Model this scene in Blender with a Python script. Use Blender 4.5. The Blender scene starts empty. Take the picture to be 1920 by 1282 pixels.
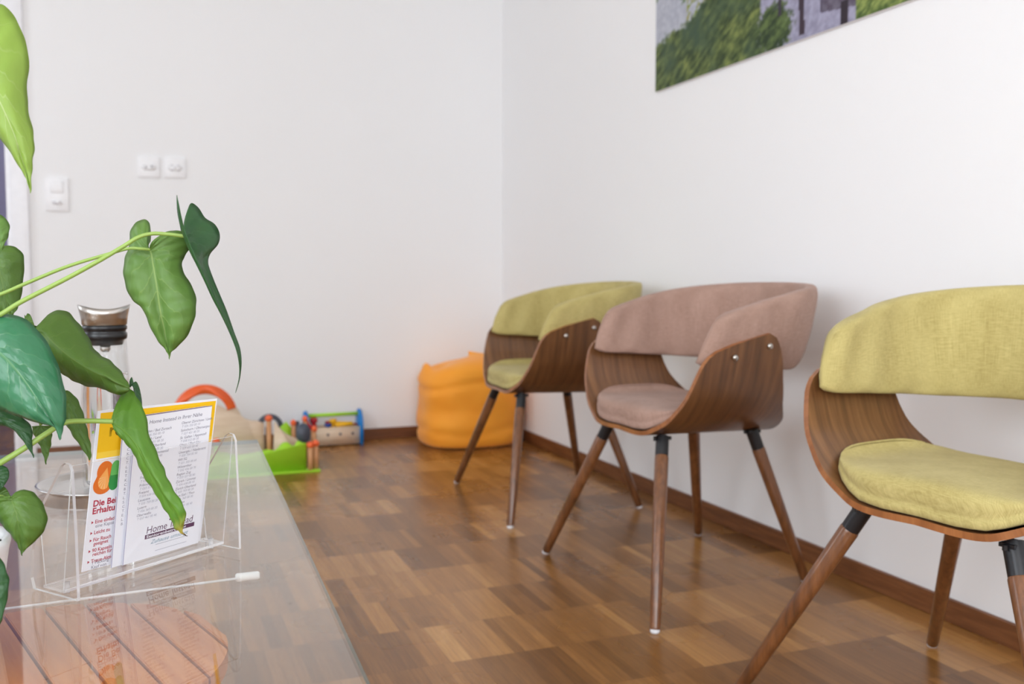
import bpy, bmesh, math, random
from mathutils import Vector, Matrix, noise
random.seed(7)
SC = bpy.context.scene
COL = SC.collection
PI = math.pi
V = Vector

# ------------------------------------------------------------------ camera
CH = 0.78
PITCH, YAW, FPX = math.radians(3.8633), math.radians(21.3167), 1777.0
cd = bpy.data.cameras.new('camera'); cam = bpy.data.objects.new('camera', cd); COL.objects.link(cam)
cam.location = (0, 0, CH); cam.rotation_euler = (PI/2 - PITCH, 0, -YAW)
cd.sensor_width = 36; cd.lens = FPX/1920*36; cd.clip_start = .02
cd.dof.use_dof = True; cd.dof.focus_distance = 1.08; cd.dof.aperture_fstop = 6.3
SC.camera = cam
FWD = V((math.sin(YAW)*math.cos(PITCH), math.cos(YAW)*math.cos(PITCH), -math.sin(PITCH)))
RGT = V((math.cos(YAW), -math.sin(YAW), 0)); UPV = RGT.cross(FWD); EYE = V((0, 0, CH))
def ray(x, y): return (RGT*(x-960) - UPV*(y-641) + FWD*FPX)/FPX
def at(x, y, d): return EYE + ray(x, y)*d            # a measured point at distance d in front
def on_y(x, y, Y): r = ray(x, y); return EYE + r*(Y/r.y)
def on_z(x, y, z): r = ray(x, y); return EYE + r*((z-CH)/r.z)

# ------------------------------------------------------------------ materials
def srgb(r, g, b):
    return tuple(((c/255)/12.92 if c/255 <= .04045 else ((c/255+.055)/1.055)**2.4) for c in (r, g, b))+(1,)
class Nodes:
    def __init__(s, name):
        s.m = bpy.data.materials.new(name); s.m.use_nodes = True; s.t = s.m.node_tree
        s.p = s.t.nodes['Principled BSDF']; s.out = s.t.nodes['Material Output']
    def n(s, kind, **kw):
        nd = s.t.nodes.new(kind)
        for k, v in kw.items():
            if k.startswith('i_'):
                key = k[2:]; key = int(key) if key.isdigit() else key.replace('_', ' ')
                nd.inputs[key].default_value = v
            else: setattr(nd, k, v)
        return nd
    def l(s, a, b): s.t.links.new(a, b)
    def math(s, op, a, b=None, clamp=False):
        nd = s.n('ShaderNodeMath', operation=op, use_clamp=clamp)
        for i, v in enumerate((a, b)):
            if v is None: continue
            if isinstance(v, (int, float)): nd.inputs[i].default_value = v
            else: s.l(v, nd.inputs[i])
        return nd.outputs[0]
    def mix(s, f, a, b, mode='MIX'):
        nd = s.n('ShaderNodeMix', data_type='RGBA', blend_type=mode)
        for i, v in ((0, f), (6, a), (7, b)):
            if isinstance(v, (int, float, tuple)): nd.inputs[i].default_value = v
            else: s.l(v, nd.inputs[i])
        return nd.outputs[2]
    def ramp(s, f, stops):
        nd = s.n('ShaderNodeValToRGB'); e = nd.color_ramp.elements
        while len(e) < len(stops): e.new(.5)
        for el, (p, c) in zip(e, stops): el.position = p; el.color = c
        s.l(f, nd.inputs[0]); return nd.outputs[0]
    def bump(s, h, strength, dist=.001):
        b = s.n('ShaderNodeBump'); b.inputs['Strength'].default_value = strength; b.inputs['Distance'].default_value = dist
        s.l(h, b.inputs['Height']); s.l(b.outputs[0], s.p.inputs['Normal'])
    def noise(s, vec, scale, detail=3, rough=.5):
        nd = s.n('ShaderNodeTexNoise'); nd.inputs['Scale'].default_value = scale
        nd.inputs['Detail'].default_value = detail; nd.inputs['Roughness'].default_value = rough
        if vec is not None: s.l(vec, nd.inputs['Vector'])
        return nd.outputs[0]
    def coord(s, which='Object'): return s.n('ShaderNodeTexCoord').outputs[which]
    def scaled(s, vec, sc):
        nd = s.n('ShaderNodeMapping'); nd.inputs['Scale'].default_value = sc; s.l(vec, nd.inputs['Vector']); return nd.outputs[0]
def plain(name, col, rough=.5, metal=0, spec=.5, noise_amt=.05, scale=30, **kw):
    k = Nodes(name)
    c = k.noise(k.coord(), scale)
    f = k.math('MULTIPLY_ADD', c, noise_amt*2); f.node.inputs[2].default_value = 1-noise_amt
    mx = k.n('ShaderNodeVectorMath', operation='SCALE'); mx.inputs[0].default_value = col[:3]; k.l(f, mx.inputs['Scale'])
    k.l(mx.outputs[0], k.p.inputs['Base Color'])
    k.p.inputs['Roughness'].default_value = rough; k.p.inputs['Metallic'].default_value = metal
    k.p.inputs['Specular IOR Level'].default_value = spec
    for a, v in kw.items(): k.p.inputs[a.replace('_', ' ')].default_value = v
    return k.m
M = {}
def wall_mat(name, col):
    k = Nodes(name); co = k.coord('Object')
    n1 = k.noise(co, 260, 4, .6); n2 = k.noise(co, 1.2, 2)
    k.l(k.mix(n2, srgb(*[c-3 for c in col]), srgb(*col)), k.p.inputs['Base Color'])
    k.p.inputs['Roughness'].default_value = .75; k.p.inputs['Specular IOR Level'].default_value = .25
    k.bump(n1, .25, .0006); return k.m
M['wall'] = wall_mat('white_wall_paint', (243, 243, 244))
M['ceiling'] = wall_mat('white_ceiling_paint', (244, 243, 240))
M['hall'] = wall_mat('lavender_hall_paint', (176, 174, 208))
M['casing'] = plain('white_casing_lacquer', srgb(240, 240, 244), .35)
def floor_mat():
    k = Nodes('strip_parquet'); co = k.coord('Object')
    sep = k.n('ShaderNodeSeparateXYZ'); k.l(co, sep.inputs[0]); X, Y = sep.outputs[0], sep.outputs[1]
    yr = k.math('DIVIDE', k.math('SUBTRACT', Y, 1.795-.206*20), .206); row = k.math('FLOOR', yr); fy = k.math('FRACT', yr)
    wn0 = k.n('ShaderNodeTexWhiteNoise', noise_dimensions='1D'); k.l(row, wn0.inputs['W'])
    xs = k.math('ADD', X, k.math('MULTIPLY', wn0.outputs[0], .022))
    xb = k.math('DIVIDE', k.math('ADD', xs, 5.0), .0232); strip = k.math('FLOOR', xb); fx = k.math('FRACT', xb)
    def wn(a, b):
        c = k.n('ShaderNodeCombineXYZ'); k.l(a, c.inputs[0]); k.l(b, c.inputs[1])
        w = k.n('ShaderNodeTexWhiteNoise', noise_dimensions='2D'); k.l(c.outputs[0], w.inputs['Vector']); return w.outputs[0]
    r1 = wn(strip, row)
    pair = k.math('FLOOR', k.math('DIVIDE', strip, 2)); r2 = wn(pair, k.math('ADD', row, 51))
    big = k.math('FLOOR', k.math('DIVIDE', k.math('ADD', strip, k.math('MULTIPLY', wn0.outputs[0], 7)), 7)); r3 = wn(big, k.math('ADD', row, 133))
    tone = k.math('ADD', k.math('ADD', k.math('MULTIPLY', r1, .22), k.math('MULTIPLY', r2, .30)), k.math('MULTIPLY', r3, .46))
    gv = k.n('ShaderNodeCombineXYZ'); k.l(X, gv.inputs[0]); k.l(Y, gv.inputs[1]); k.l(k.math('MULTIPLY', r1, 9), gv.inputs[2])
    g = k.noise(k.scaled(gv.outputs[0], (170, 9, 1)), 1, 6, .62)
    g2 = k.noise(k.scaled(gv.outputs[0], (420, 16, 1)), 1, 3, .6)
    t2 = k.math('ADD', tone, k.math('MULTIPLY', k.math('SUBTRACT', g, .5), .55))
    base = k.ramp(t2, [(0, srgb(94, 60, 26)), (.3, srgb(126, 84, 40)), (.52, srgb(150, 103, 53)), (.75, srgb(172, 122, 66)), (1, srgb(194, 146, 88))])
    base = k.mix(k.math('MULTIPLY', k.math('SUBTRACT', g2, .45, True), .9), base, srgb(74, 46, 24))
    ex = k.math('MINIMUM', fx, k.math('SUBTRACT', 1, fx)); ey = k.math('MINIMUM', fy, k.math('SUBTRACT', 1, fy))
    joint = k.math('MAXIMUM', k.math('LESS_THAN', ex, .022), k.math('LESS_THAN', ey, .003))
    k.l(k.mix(k.math('MULTIPLY', joint, .35), base, srgb(60, 30, 12)), k.p.inputs['Base Color'])
    k.p.inputs['Specular IOR Level'].default_value = .5
    rr = k.noise(k.scaled(co, (3, 3, 1)), 1, 3); k.l(k.math('ADD', k.math('MULTIPLY', rr, .12), .22), k.p.inputs['Roughness'])
    k.bump(k.math('SUBTRACT', k.math('MULTIPLY', g, .4), k.math('MULTIPLY', joint, .8)), .03, .0005)
    return k.m
M['floor'] = floor_mat()
def wood_mat(name, dark, mid, light, use_uv=True, rough=.36, sc=(60, 4, 1), coat=.25, band=.5):
    k = Nodes(name)
    co = k.coord('UV') if use_uv else k.coord('Object')
    g = k.noise(k.scaled(co, sc), 1, 5, .6)
    g2 = k.noise(k.scaled(co, (sc[0]*4, sc[1]*1.5, sc[2]*4)), 1, 3, .6)
    big = k.noise(k.scaled(co, (sc[0]*.16, sc[1]*.35, sc[2]*.3)), 1, 2)
    w = k.math('ADD', g, k.math('MULTIPLY', k.math('SUBTRACT', big, .5), band))
    c = k.ramp(w, [(.25, dark), (.5, mid), (.75, light)])
    c = k.mix(k.math('MULTIPLY', k.math('SUBTRACT', g2, .5, True), 1.6), c, dark)
    k.l(c, k.p.inputs['Base Color']); k.p.inputs['Roughness'].default_value = rough
    k.p.inputs['Coat Weight'].default_value = coat; k.p.inputs['Coat Roughness'].default_value = .2
    k.bump(g2, .08, .0005); return k.m
M['walnut'] = wood_mat('walnut_veneer', srgb(76, 48, 26), srgb(108, 70, 40), srgb(132, 90, 54))
M['ply_edge'] = wood_mat('walnut_ply_edge', srgb(122, 72, 36), srgb(152, 94, 50), srgb(172, 112, 64), sc=(8, 60, 1))
M['leg_wood'] = wood_mat('walnut_leg', srgb(82, 50, 28), srgb(114, 70, 38), srgb(134, 86, 50), use_uv=False, sc=(90, 90, 5), rough=.3, coat=.5)
M['skirting'] = wood_mat('walnut_skirting', srgb(88, 50, 26), srgb(116, 70, 38), srgb(136, 88, 52), use_uv=False, sc=(6, 6, 90), rough=.45, coat=.1, band=.3)
M['slat'] = wood_mat('oiled_beech_slat', srgb(176, 102, 44), srgb(196, 122, 60), srgb(212, 142, 78), use_uv=False, sc=(70, 5, 1), rough=.45, coat=.1, band=.4)
M['plywood'] = wood_mat('birch_plywood', srgb(216, 190, 160), srgb(228, 204, 178), srgb(236, 216, 192), use_uv=False, sc=(8, 8, 50), rough=.55, coat=0, band=.3)
M['peg_wood'] = plain('beech_peg', srgb(206, 150, 104), .5)
def fabric_mat(name, a, b):
    k = Nodes(name); co = k.coord('UV')
    n1 = k.noise(k.scaled(co, (900, 60, 1)), 1, 3, .7); n2 = k.noise(k.scaled(co, (60, 900, 1)), 1, 3, .7); n3 = k.noise(co, 14, 3)
    s = k.math('ADD', k.math('MULTIPLY', n1, .55), k.math('MULTIPLY', n2, .45))
    s2 = k.math('ADD', s, k.math('MULTIPLY', k.math('SUBTRACT', n3, .5), .35))
    k.l(k.ramp(s2, [(.3, a), (.7, b)]), k.p.inputs['Base Color'])
    k.p.inputs['Roughness'].default_value = .9; k.p.inputs['Specular IOR Level'].default_value = .15
    k.p.inputs['Sheen Weight'].default_value = .12; k.p.inputs['Sheen Roughness'].default_value = .5
    wv = k.n('ShaderNodeTexWave'); wv.inputs['Scale'].default_value = 260; wv.inputs['Distortion'].default_value = 1.5; k.l(co, wv.inputs['Vector'])
    k.bump(k.math('ADD', s, k.math('MULTIPLY', wv.outputs[1], .2)), .5, .0012); return k.m
M['green_fabric'] = fabric_mat('lime_green_weave', srgb(160, 144, 86), srgb(206, 192, 130))
M['pink_fabric'] = fabric_mat('dusty_rose_weave', srgb(146, 116, 102), srgb(186, 154, 140))
M['black_metal'] = plain('black_painted_steel', srgb(24, 24, 28), .35, 0, .5)
M['steel'] = plain('brushed_steel', srgb(200, 196, 190), .28, 1, noise_amt=.04, scale=120)
M['silver'] = plain('polished_silver_tray', srgb(206, 204, 202), .2, 1)
M['glide'] = plain('white_nylon_glide', srgb(222, 222, 226), .4)
M['black_rubber'] = plain('black_silicone', srgb(20, 20, 22), .3)
M['orange_fabric'] = None
def bag_mat():
    k = Nodes('orange_beanbag_cloth'); co = k.coord()
    n = k.noise(co, 6, 3); n2 = k.noise(co, 500, 2)
    k.l(k.mix(n, srgb(255, 154, 24), srgb(255, 174, 48)), k.p.inputs['Base Color'])
    k.p.inputs['Roughness'].default_value = .7; k.p.inputs['Sheen Weight'].default_value = .2
    k.bump(n2, .2, .0005); return k.m
M['orange_fabric'] = bag_mat()
M['orange'] = plain('orange_toy_lacquer', srgb(244, 104, 50), .35)
M['lime'] = plain('lime_toy_lacquer', srgb(166, 222, 50), .35)
M['blue'] = plain('blue_toy_lacquer', srgb(4, 126, 206), .35)
M['deep_blue'] = plain('deep_blue_toy_lacquer', srgb(30, 80, 170), .35)
M['red'] = plain('red_toy_lacquer', srgb(176, 22, 36), .35)
M['yellow'] = plain('yellow_toy_lacquer', srgb(252, 190, 30), .35)
M['slate'] = plain('slate_grey_toy_lacquer', srgb(78, 84, 98), .45)
M['pot_white'] = plain('white_glazed_pot', srgb(236, 236, 242), .25)
M['soil'] = plain('dark_potting_soil', srgb(60, 44, 34), .95, noise_amt=.4, scale=200)
M['plate_white'] = plain('white_plastic', srgb(244, 244, 246), .35)
M['hole'] = plain('dark_socket_hole', srgb(90, 84, 92), .6)
M['faint_hole'] = plain('grey_socket_hole', srgb(196, 192, 198), .6)
M['paper'] = plain('white_paper', srgb(240, 243, 252), .55, noise_amt=.01)
M['ink_yellow'] = plain('yellow_print', srgb(250, 200, 20), .5, noise_amt=.01)
M['ink_gold'] = plain('pale_yellow_print', srgb(252, 214, 70), .5, noise_amt=.01)
M['ink_black'] = plain('black_print', srgb(20, 18, 22), .5)
M['ink_red'] = plain('crimson_print', srgb(182, 26, 64), .5)
M['ink_grey'] = plain('grey_print', srgb(170, 174, 190), .5)
M['ink_slate'] = plain('dark_grey_print', srgb(122, 122, 142), .5)
M['ink_teal'] = plain('teal_grey_print', srgb(110, 150, 170), .5)
M['ink_purple'] = plain('purple_print', srgb(86, 44, 84), .5)
M['ink_violet'] = plain('violet_print', srgb(128, 128, 180), .5)
M['ink_orange'] = plain('orange_print', srgb(232, 116, 24), .5)
M['ink_flesh'] = plain('light_orange_print', srgb(252, 176, 92), .5)
M['ink_cream'] = plain('cream_print', srgb(255, 232, 190), .5)
M['ink_green'] = plain('green_print', srgb(30, 150, 70), .5)
M['ink_leaf'] = plain('light_green_print', srgb(98, 192, 96), .5)
def thin_clear(name, tint, ior, rough=0.0, extra=0.0):
    k = Nodes(name); k.t.nodes.remove(k.p)
    fr = k.n('ShaderNodeFresnel'); ge = k.n('ShaderNodeNewGeometry')
    k.l(k.math('ADD', ior, k.math('MULTIPLY', ge.outputs['Backfacing'], 1/ior-ior)), fr.inputs['IOR'])
    tr = k.n('ShaderNodeBsdfTransparent'); tr.inputs[0].default_value = tint
    gl = k.n('ShaderNodeBsdfGlossy'); gl.inputs['Roughness'].default_value = rough; gl.inputs['Color'].default_value = (1, 1, 1, 1)
    mx = k.n('ShaderNodeMixShader'); k.l(k.math('ADD', fr.outputs[0], extra), mx.inputs[0]); k.l(tr.outputs[0], mx.inputs[1]); k.l(gl.outputs[0], mx.inputs[2])
    k.l(mx.outputs[0], k.out.inputs[0]); return k.m
M['table_glass'] = thin_clear('clear_table_glass', (.965, .975, .965, 1), 1.46, 0.0, 0)
M['acrylic'] = thin_clear('clear_acrylic_sheet', (.985, .985, .985, 1), 1.42)
def solid_glass(name, col, ior=1.48, rough=0.0):
    k = Nodes(name); k.p.inputs['Base Color'].default_value = col; k.p.inputs['Transmission Weight'].default_value = 1
    k.p.inputs['IOR'].default_value = ior; k.p.inputs['Roughness'].default_value = rough; return k.m
M['carafe_glass'] = thin_clear('clear_carafe_glass', (.965, .97, .97, 1), 1.35)
M['water'] = solid_glass('water', (1, 1, 1, 1), 1.33)
M['glass_edge'] = plain('dark_green_glass_edge', srgb(52, 78, 70), .15, 0, .8)
def frosted():
    k = Nodes('bright_acrylic_edge'); k.p.inputs['Base Color'].default_value = (.92, .93, .95, 1)
    k.p.inputs['Roughness'].default_value = .25; k.p.inputs['Transmission Weight'].default_value = .55
    k.p.inputs['IOR'].default_value = 1.3; return k.m
M['acrylic_edge'] = frosted()
def leaf_mat(name, c1, c2, vein, gloss=.35, trans=.35, tip=None, veinamt=.5, sheen=None):
    k = Nodes(name); uv = k.coord('UV'); sep = k.n('ShaderNodeSeparateXYZ'); k.l(uv, sep.inputs[0])
    U, W = sep.outputs[0], sep.outputs[1]          # U 0..1 across (0.5 the midrib), W 0..1 base to tip
    a = k.math('MULTIPLY', k.math('ABSOLUTE', k.math('SUBTRACT', U, .5)), 2)
    ph = k.math('SUBTRACT', k.math('MULTIPLY', W, 8.5), k.math('MULTIPLY', k.math('POWER', a, 1.0), 2.0))
    nz = k.noise(uv, 7, 2); ph = k.math('ADD', ph, k.math('MULTIPLY', nz, .9))
    fr = k.math('ABSOLUTE', k.math('SUBTRACT', k.math('FRACT', ph), .5))
    side = k.math('SUBTRACT', 1, k.math('MULTIPLY', fr, 16), True)
    side = k.math('MULTIPLY', side, k.math('SUBTRACT', 1, a, True))
    mid = k.math('SUBTRACT', 1, k.math('MULTIPLY', a, 24), True)
    v = k.math('MAXIMUM', k.math('MULTIPLY', side, .55), mid)
    n = k.noise(uv, 4, 3); base = k.mix(n, c1, c2)
    if tip:
        tn = k.math('ADD', W, k.math('MULTIPLY', k.noise(uv, 9, 3), .10))
        base = k.mix(k.math('MULTIPLY', k.math('SUBTRACT', tn, .82, True), 6, True), base, tip[0])
        base = k.mix(k.math('MULTIPLY', k.math('SUBTRACT', tn, .955, True), 25, True), base, tip[1])
    base = k.mix(k.math('MULTIPLY', v, veinamt), base, vein)
    k.l(base, k.p.inputs['Base Color']); k.p.inputs['Roughness'].default_value = gloss
    k.p.inputs['Specular IOR Level'].default_value = .5
    quilt = k.math('ADD', k.math('MULTIPLY', fr, -1.2), k.math('MULTIPLY', v, .6))
    k.bump(k.math('ADD', quilt, k.math('MULTIPLY', k.noise(uv, 30, 3), .25)), .5, .0012)
    tl = k.n('ShaderNodeBsdfTranslucent'); k.l(base, tl.inputs[0])
    mx = k.n('ShaderNodeMixShader'); mx.inputs[0].default_value = trans
    k.l(k.p.outputs[0], mx.inputs[1]); k.l(tl.outputs[0], mx.inputs[2]); k.l(mx.outputs[0], k.out.inputs[0]); return k.m
M['leaf_bright'] = leaf_mat('young_yellow_green_leaf', srgb(146, 178, 72), srgb(168, 198, 92), srgb(214, 226, 164), .42, .4, veinamt=.8)
M['leaf_mid'] = leaf_mat('mid_green_leaf', srgb(98, 138, 62), srgb(124, 162, 80), srgb(178, 204, 120), .45, .4, veinamt=.75)
M['leaf_fold'] = leaf_mat('olive_green_leaf', srgb(76, 110, 40), srgb(106, 142, 58), srgb(132, 158, 78), .45, .35)
M['leaf_dark'] = leaf_mat('deep_green_leaf', srgb(34, 74, 38), srgb(52, 98, 50), srgb(90, 132, 84), .35, .2)
M['leaf_gloss'] = leaf_mat('glossy_blue_green_leaf', srgb(44, 104, 68), srgb(66, 130, 92), srgb(126, 172, 118), .22, .12, veinamt=.5)
M['leaf_tip'] = leaf_mat('green_leaf_with_brown_tip', srgb(86, 136, 40), srgb(112, 160, 54), srgb(150, 186, 84), .42, .35, tip=(srgb(206, 178, 84), srgb(70, 46, 30)), veinamt=.3)
M['stem'] = plain('light_green_stem', srgb(140, 168, 80), .4)

# ------------------------------------------------------------------ mesh helpers
def prop(o, label=None, cat=None, group=None, kind=None):
    for k, v in (('label', label), ('category', cat), ('group', group), ('kind', kind)):
        if v: o[k] = v
    return o
def thing(name, label, cat, loc=(0, 0, 0), rz=0, group=None):
    o = bpy.data.objects.new(name, None); COL.objects.link(o); o.empty_display_size = .05
    o.location = loc; o.rotation_euler = (0, 0, rz); return prop(o, label, cat, group)
def obj(name, bm, mats, parent=None, smooth=True, loc=None):
    me = bpy.data.meshes.new(name); bm.normal_update(); bm.to_mesh(me); bm.free()
    if not isinstance(mats, (list, tuple)): mats = [mats]
    for m in mats: me.materials.append(m)
    if smooth: me.polygons.foreach_set('use_smooth', [True]*len(me.polygons))
    o = bpy.data.objects.new(name, me); COL.objects.link(o)
    if parent: o.parent = parent
    if loc: o.location = loc
    return o
def world_obj(name, bm, mats, parent, **kw):
    """parts modelled in world coordinates under an unrotated thing"""
    q = V((0, 0, 0)); p = parent
    while p is not None: q += p.location; p = p.parent
    bmesh.ops.translate(bm, verts=bm.verts, vec=-q)
    return obj(name, bm, mats, parent, **kw)
def sharp(o, ang=35):
    me = o.data
    me.set_sharp_from_angle(angle=math.radians(ang)); return o
def box(bm, x0, x1, y0, y1, z0, z1, bev=0, seg=2, mi=0):
    r = bmesh.ops.create_cube(bm, size=1)
    vs = r['verts']
    for v in vs: v.co = V(((x0+x1)/2+v.co.x*(x1-x0), (y0+y1)/2+v.co.y*(y1-y0), (z0+z1)/2+v.co.z*(z1-z0)))
    fs = {f for v in vs for f in v.link_faces}
    for f in fs: f.material_index = mi
    if bev:
        es = list({e for v in vs for e in v.link_edges})
        r2 = bmesh.ops.bevel(bm, geom=es, offset=bev, segments=seg, affect='EDGES', profile=.5)
        for f in r2['faces']: f.material_index = mi
def NB(): return bmesh.new()
def BX(*a, **k): bm = NB(); box(bm, *a, **k); return bm
def tube(bm, pts, rad, n=12, cap=True, mi=0):
    pts = [V(p) for p in pts]; rs = rad if isinstance(rad, (list, tuple)) else [rad]*len(pts)
    rings = []; prev = None
    for i, p in enumerate(pts):
        t = (pts[min(i+1, len(pts)-1)]-pts[max(i-1, 0)]).normalized()
        if prev is None:
            a = V((0, 0, 1)) if abs(t.z) < .9 else V((1, 0, 0)); u = t.cross(a).normalized()
        else: u = (prev - t*prev.dot(t)).normalized()
        prev = u; w = t.cross(u)
        rings.append([bm.verts.new(p+(u*math.cos(2*PI*k/n)+w*math.sin(2*PI*k/n))*rs[i]) for k in range(n)])
    for a, b in zip(rings, rings[1:]):
        for k in range(n): bm.faces.new((a[k], a[(k+1) % n], b[(k+1) % n], b[k])).material_index = mi
    if cap:
        bm.faces.new(rings[0][::-1]).material_index = mi; bm.faces.new(rings[-1]).material_index = mi
    return rings
def lathe(bm, prof, n=48, c=(0, 0, 0), mod=None, mi=0):
    rings = []
    for i, (r, z) in enumerate(prof):
        ring = []
        for k in range(n):
            a = 2*PI*k/n; rr, zz = (r, z) if mod is None else mod(i, r, z, a)
            ring.append(bm.verts.new((c[0]+rr*math.cos(a), c[1]+rr*math.sin(a), c[2]+zz)))
        rings.append(ring)
    for a, b in zip(rings, rings[1:]):
        for k in range(n): bm.faces.new((a[k], a[(k+1) % n], b[(k+1) % n], b[k])).material_index = mi
    for ring, rev in ((rings[0], True), (rings[-1], False)):
        if (ring[0].co-ring[n//2].co).length > 1e-5: bm.faces.new(ring[::-1] if rev else ring)
    bmesh.ops.remove_doubles(bm, verts=bm.verts, dist=1e-6)
def prism(bm, poly, o, ux, uy, depth, bev=0, mi=0, side_mi=None):
    """outline poly in the plane (ux, uy) at o, thickened by depth along its normal"""
    o, ux, uy = V(o), V(ux), V(uy); nrm = ux.cross(uy).normalized()
    a = [bm.verts.new(o+ux*p[0]+uy*p[1]) for p in poly]; b = [bm.verts.new(v.co+nrm*depth) for v in a]
    f1 = bm.faces.new(a[::-1]); f2 = bm.faces.new(b); f1.material_index = f2.material_index = mi
    for i in range(len(a)):
        j = (i+1) % len(a); bm.faces.new((a[i], a[j], b[j], b[i])).material_index = mi if side_mi is None else side_mi
    if bev:
        es = list(f1.edges)+list(f2.edges)
        bmesh.ops.bevel(bm, geom=es, offset=bev, segments=2, affect='EDGES')
def arc(cx, cy, rx, ry, a0, a1, n=24): return [(cx+rx*math.cos(math.radians(a0+(a1-a0)*i/n)), cy+ry*math.sin(math.radians(a0+(a1-a0)*i/n))) for i in range(n+1)]
def crom(p, t):
    """Catmull-Rom through list p (vectors), t in 0..len-1"""
    n = len(p)-1; i = min(int(t), n-1); f = t-i
    p0, p1, p2, p3 = p[max(i-1, 0)], p[i], p[i+1], p[min(i+2, n)]
    return .5*((2*p1)+(p2-p0)*f+(2*p0-5*p1+4*p2-p3)*f*f+(3*p1-p0-3*p2+p3)*f**3)
def lerp1(tab, x):
    if x <= tab[0][0]: return tab[0][1]
    for (a, b), (c, d) in zip(tab, tab[1:]):
        if x <= c: return b+(d-b)*(x-a)/(c-a)
    return tab[-1][1]

# ------------------------------------------------------------------ the room
XR, YB, XL, YF, ZC = 1.70, 4.488, -2.1, -1.9, 2.65
def struct(name, bm, m, parent=None, smooth=False):
    o = obj(name, bm, m, parent, smooth)
    if parent is None: o['kind'] = 'structure'
    return o
struct('floor', BX(XL-.2, XR+.2, YF-.2, 6.6, -.1, 0), M['floor'])
struct('ceiling', BX(XL-.2, XR+.2, YF-.2, 6.6, ZC, ZC+.1), M['ceiling'])
struct('wall_right', BX(XR, XR+.2, YF-.2, YB+.15, 0, ZC), M['wall'])
DX0, DX1, DZ = -1.37, -.50, 2.25
bm = NB(); box(bm, DX1, XR, YB, YB+.15, 0, ZC); box(bm, XL, DX0, YB, YB+.15, 0, ZC); box(bm, DX0, DX1, YB, YB+.15, DZ, ZC)
struct('wall_back', bm, M['wall'])
def holed(bm, ax, c0, c1, a0, a1, holes):
    """a wall along axis ax ('x' or 'y') with rectangular window holes (a, b, z0, z1)"""
    def b(u0, u1, z0, z1):
        if u1-u0 < 1e-4: return
        box(bm, *((u0, u1, c0, c1) if ax == 'x' else (c0, c1, u0, u1)), z0, z1)
    u = a0
    for (h0, h1, z0, z1) in holes:
        b(u, h0, 0, ZC); b(h0, h1, 0, z0); b(h0, h1, z1, ZC); u = h1
    b(u, a1, 0, ZC)
WL = [(-1.4, .9, .75, 2.4), (2.65, 3.75, .75, 2.4)]; WF = [(-1.5, .9, .75, 2.4)]
bm = NB(); holed(bm, 'y', XL-.2, XL, YF-.2, 6.6, WL); struct('wall_left', bm, M['wall'])
bm = NB(); holed(bm, 'x', YF-.2, YF, XL, XR, WF); struct('wall_front', bm, M['wall'])
wi = 0
for ax, holes, c in (('y', WL, XL-.1), ('x', WF, YF-.1)):
    for (h0, h1, z0, z1) in holes:
        wi += 1; bm = NB(); t = .05; mdl = (h0+h1)/2
        for (u0, u1, za, zb) in ((h0, h0+t, z0, z1), (h1-t, h1, z0, z1), (mdl-t/2, mdl+t/2, z0, z1), (h0, h1, z0, z0+t), (h0, h1, z1-t, z1)):
            box(bm, *((c-.03, c+.03, u0, u1) if ax == 'y' else (u0, u1, c-.03, c+.03)), za, zb)
        struct('window_%d' % wi, bm, M['casing'])
# hallway behind the doorway
struct('wall_hall', BX(XL, XR, 6.4, 6.6, 0, ZC), M['hall'])
struct('wall_hall_side', BX(.9, 1.1, YB+.15, 6.4, 0, ZC), M['hall'])
# door casing: side boards and head, a groove next to the wall
bm = NB()
for (x0, x1, z0, z1) in ((DX1, DX1+.066, 0, DZ+.066), (DX0-.066, DX0, 0, DZ+.066), (DX0, DX1, DZ, DZ+.066)):
    box(bm, x0, x1, YB-.018, YB, z0, z1, .003)
box(bm, DX1-.018, DX1, YB, YB+.15, 0, DZ); box(bm, DX0, DX0+.018, YB, YB+.15, 0, DZ); box(bm, DX0+.018, DX1-.018, YB, YB+.15, DZ-.018, DZ)
sharp(struct('trim_1', bm, M['casing'], smooth=True))
BH = .054
struct('baseboard_back', BX(DX1+.066, XR-.012, YB-.012, YB, 0, BH, .002), M['skirting'])
struct('baseboard_right', BX(XR-.012, XR, YF, YB, 0, BH, .002), M['skirting'])
struct('baseboard_left', BX(XL, XL+.012, YF, YB, 0, BH, .002), M['skirting'])

# ------------------------------------------------------------------ switch and sockets on the back wall
def outlet(name, label, cat, px, py, w, h, mode, group=None):
    c = on_y(px, py, YB); t = thing(name, label, cat, (c.x, YB, c.z), group=group)
    obj('cover_plate', BX(-w/2, w/2, -.009, 0, -h/2, h/2, .002), M['plate_white'], t)
    def hexa(cx, cz, s, holes):
        bm = NB(); prism(bm, [(cx+s*math.cos(a*PI/180)*1.12, cz+s*math.sin(a*PI/180)*.62) for a in (0, 50, 130, 180, 230, 310)], (0, -.009, 0), (1, 0, 0), (0, 0, 1), .002, .0006)
        ins = obj('socket_insert', bm, M['plate_white'], t)
        bm = NB()
        for hx, hz in holes:
            prism(bm, arc(cx+hx, cz+hz, .0035, .0035, 0, 330, 11), (0, -.0112, 0), (1, 0, 0), (0, 0, 1), .0006)
        obj('pin_hole', bm, M['hole' if mode == 'two' else 'faint_hole'], ins)
    if mode == 'switch':
        obj('rocker', BX(-w*.28, w*.28, -.014, -.009, h*.06, h*.40, .002), M['plate_white'], t)
        hexa(0, -h*.24, .022, [(-.0095, 0), (.0095, 0), (0, -.005)])
    elif mode == 'two':
        hexa(0, 0, .030, [(-.012, 0), (.012, .004)])
    else:
        hexa(0, .0, .030, [(-.012, .010), (.014, .010), (0, 0), (-.012, -.012), (.014, -.012)])
    return t
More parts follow.
